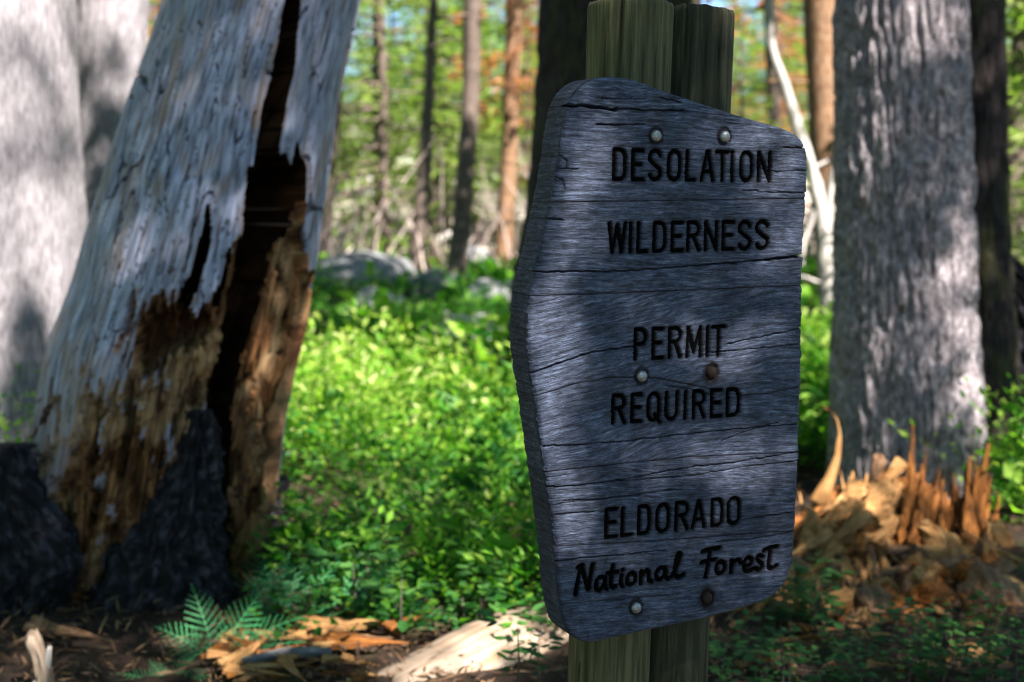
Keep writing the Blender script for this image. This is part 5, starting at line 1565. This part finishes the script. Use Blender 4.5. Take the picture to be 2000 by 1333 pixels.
def spots(px, py, L):
    s_ = 0 * px
    for (x, y, rx, ry, a) in L: s_ = s_ + a * np.exp(-((px - x) / rx) ** 2 - ((py - y) / ry) ** 2)
    return s_
def lit_tau(base, L, dark=()):
    """boughs of density base, opened around the points of L and closed around those of dark"""
    def f(px, py):
        lit = np.clip(np.exp(-base) + spots(px, py, L) - spots(px, py, dark), .01, .98)
        return -np.log(lit)
    return f
def shade_tree(name, base, height, parts, label, tr=.16):  # unseen tree added to carry leaves placed for the wanted shade
    t = empty(name, tuple(base), label, 'tree', 'pines standing behind the viewer')
    b0 = np.array(base, float)
    P = np.array([[0, 0, -.3], [.02, .02, height * .5], [0, 0, height]])
    link('trunk', tubes_mesh('trunk', [(P, np.array([tr * 1.2, tr * .9, .04]), 14)]), M['bark_right'], t)
    tubes = []
    for c in BRANCHES:
        c = c - b0; root_ = np.array([0, 0, max(1.5, c[2] - .15 * np.hypot(c[0], c[1]))])
        tubes.append((np.array([root_, (root_ + c) / 2 + [0, 0, .08], c]), np.array([.022, .009, .003]), 5))
    BRANCHES.clear()
    V, T, tt = merge_parts(parts)
    o = link('crown', mesh_np('crown', V - b0, None, T, None, dict(tint=tt), smooth_sh=False), M['needles'], t)
    link('branches', tubes_mesh('branches', tubes), M['bark_thin'], t)

r9 = np.random.default_rng(99)
def board_pt(px, py):
    u, v = pl(px, py); return ORG + UAX * u + VAX * v
SIGN_LIT = [(1148, 300, 42, 80, .30), (1120, 430, 38, 60, .35), (1085, 560, 22, 60, .30), (1068, 655, 38, 55, .75), (1090, 745, 40, 50, .5), (1082, 850, 22, 60, .45), (1105, 935, 30, 40, .35), (1115, 1020, 34, 40, .45),
            (1300, 655, 60, 22, .14), (1420, 690, 80, 35, .18), (1470, 900, 110, 45, .22), (1530, 470, 36, 50, .22), (1480, 250, 70, 28, .22), (1550, 300, 26, 50, .25), (1500, 370, 60, 22, .12),
            (1250, 900, 70, 30, .12), (1150, 1080, 70, 22, .10), (1490, 1090, 50, 28, .20), (1240, 610, 40, 20, .10), (1200, 240, 60, 22, .08), (1290, 400, 40, 16, .08)]
shade_tree('pine_tree', (6.0, -6.5, 0), 17, [
    cloud(r9, (960, 130, 1640, 1290), board_pt, lit_tau(4.5, [(a_, b_, c_, d_, e_ * (1.7 if a_ < 1160 or a_ > 1460 else 1.1)) for a_, b_, c_, d_, e_ in SIGN_LIT]), 4.6, .034, (4.5, 6.5)),
    cloud(r9, (1080, -120, 1500, 130), board_pt, lit_tau(2.8, [(1225, 90, 45, 60, .35)]), 4.0, .10, (8.5, 12)),
    cloud(r9, (1060, 1290, 1500, 1500), board_pt, lit_tau(3.2, []), 4.0, .12, (8.5, 12)),
], 'pine behind the viewer whose boughs shade the sign')
def at_y(Y): return lambda px, py: at(px, py, Y)
def on_trunk(Y, a, b, lean=0):
    def f(px, py):
        m = (a + b) / 2 - lean * py; h = (b - a) / 2; R_ = h / F * Y
        q = float(np.clip((px - m) / h, -1, 1))
        return at(px, py, Y - R_ * math.sqrt(max(0, 1 - q * q)))
    return f
shade_tree('pine_tree', (3.0, -7.5, 0), 18, [
    cloud(r9, (-60, -260, 820, 1180), on_trunk(SN_Y, 318, 700, .19), lambda px, py: np.where((px + .19 * py > 210) & (px + .19 * py < 720), 4.0, 0) * (1 - .5 * np.exp(-((px - 540) / 60) ** 2 - ((py - 60) / 120) ** 2)) +
          np.where((py > 840) & (px < 560), 3.4, 0), 5.0, .13, (8, 12)),
    cloud(r9, (-100, 800, 560, 1350), at_y(4.25), lambda px, py: 3.4 + 0 * px, 3.4, .09, (7, 10)),
    cloud(r9, (-60, 0, 160, 900), on_trunk(6.2, -265, 150), lambda px, py: np.where(px < 175, lit_tau(.25, [], [(60, 290, 140, 50, .6), (60, 120, 160, 120, .28), (20, 430, 60, 60, .15)])(px, py),
          0), 3.0, .16, (15, 19)),
    cloud(r9, (140, 0, 420, 900), on_trunk(7.6, 140, 275), lambda px, py: np.where(px < 100, 0,
          -np.log(np.clip(.85 * smooth(195, 160, py - .35 * (px - 200) + 14 * np.sin(px / 17)) * (1 - .9 * np.exp(-((px - 214) / 22) ** 2 - ((py - 125) / 40) ** 2)), .02, 1))), 3.4, .12, (8, 12)),
], 'pine behind the viewer whose boughs shade the leaning snag')
RT = [(1740, 60, 110, 70, .85), (1690, 180, 40, 60, .35), (1700, 290, 45, 60, .40), (1755, 250, 40, 40, .35), (1660, 330, 24, 60, .35), (1665, 430, 25, 60, .25), (1760, 400, 40, 24, .2), (1840, 560, 50, 40, .40), (1740, 610, 70, 50, .45),
      (1710, 700, 70, 60, .45), (1850, 680, 40, 60, .5), (1860, 800, 36, 60, .55), (1670, 800, 26, 80, .25), (1740, 770, 40, 30, .25), (1660, 560, 24, 50, .3), (1855, 480, 30, 40, .2), (1890, 880, 30, 40, .3)]
shade_tree('pine_tree', (7.5, -5.0, 0), 18, [
    cloud(r9, (1640, -150, 1905, 1010), on_trunk(6.0, 1646, 1890), lit_tau(4.2, [(a_, b_, c_ * .8, d_ * .8, e_ * 2.2) for a_, b_, c_, d_, e_ in RT]), 3.2, .05, (5, 7.5)),
    cloud(r9, (1905, -150, 2080, 1010), at_y(6.2), lit_tau(3.2, [(1965, 780, 16, 70, .3), (1975, 480, 16, 60, .2)]), 4.5, .12, (7, 11)),
    cloud(r9, (980, -100, 1420, 640), at_y(7.7), lambda px, py: 3.2 + 0 * px, 4.0, .2, (8, 12)),
    cloud(r9, (1400, 880, 2060, 1210), at_y(5.0), lit_tau(1.2, [(1695, 955, 50, 40, .9), (1600, 1000, 60, 50, .6), (1560, 1060, 60, 60, .4), (1640, 930, 40, 40, .5), (1860, 1080, 60, 50, .45), (1780, 1010, 30, 80, .35),
          (1925, 930, 20, 60, .3), (1790, 870, 20, 60, .35), (1705, 1120, 30, 60, .35), (1640, 1130, 40, 50, .3), (1960, 1150, 50, 40, .35), (1870, 1160, 40, 30, .3)]), 3.2, .07, (7, 9.5)),
], 'pine behind the viewer whose boughs dapple the thick trunk')
def gpt(h): return lambda px, py: ground_at(px, py) + np.array([0, 0, h])
UG = [(640, 800, 110, 110, .55), (760, 760, 120, 60, .4), (880, 850, 100, 80, .4), (960, 780, 80, 120, .4), (620, 930, 60, 60, .25), (800, 920, 80, 40, .3), (950, 960, 60, 60, .25), (880, 1020, 70, 40, .2), (990, 1000, 40, 60, .3),
      (1600, 860, 60, 60, .6), (700, 700, 60, 30, .3), (820, 690, 60, 30, .4), (940, 670, 60, 40, .3), (1590, 780, 40, 60, .4), (1990, 880, 40, 60, .4), (1990, 1010, 40, 30, .3)]
shade_tree('pine_tree', (9.5, -3.0, 0), 18, [
    cloud(r9, (480, 585, 2050, 760), gpt(.25), lit_tau(.15, [], [(690, 625, 120, 40, .6), (900, 640, 120, 30, .5)]), 3.0, .3, (9, 14), .5),
    cloud(r9, (480, 760, 2050, 1090), gpt(.2), lit_tau(.14, [], [(600, 1080, 200, 60, .75), (900, 1090, 200, 50, .7), (900, 900, 60, 40, .3), (760, 1000, 70, 30, .35), (1000, 900, 30, 60, .3), (840, 760, 40, 20, .2)]), 3.0, .16, (8, 12), .5),
    cloud(r9, (-100, 1090, 2100, 1500), gpt(.05), lit_tau(3.0, [(40, 1345, 50, 60, .9), (1000, 1260, 110, 50, 1.0), (900, 1330, 90, 50, .9), (75, 1290, 26, 60, 1.0), (620, 1285, 140, 30, .35), (780, 1290, 60, 30, .4), (500, 1240, 60, 40, .12),
          (680, 1140, 100, 30, .15), (1600, 1260, 60, 40, .2), (1820, 1290, 60, 40, .15), (490, 1150, 30, 30, .2), (440, 1270, 90, 70, .40), (650, 1200, 180, 60, .5)]), 4.0, .15, (7.5, 11)),
    cloud(r9, (560, 590, 1060, 740), at_y(11.0), lit_tau(2.2, [(700, 690, 60, 30, .5), (960, 700, 60, 30, .5)]), 3.0, .14, (8, 12), .5),
    cloud(r9, (520, 440, 860, 640), at_y(15.2), lit_tau(3.0, [(760, 520, 24, 14, .6)]), 3.0, .12, (6, 9), .5),
    cloud(r9, (360, 440, 1100, 760), at_y(14.5), lit_tau(2.6, [(690, 610, 24, 20, .5), (925, 500, 24, 24, .8), (900, 640, 30, 20, .4)]), 2.8, .16, (8, 12), .5),
], 'pine right of the viewer whose boughs shade the forest floor')

for o in bpy.data.objects:      # foliage and twig parts too fine to pick apart
    if o.parent is not None and o.name.split('.')[0] in ('crown', 'branches', 'leaves', 'needles'): o['kind'] = 'stuff'
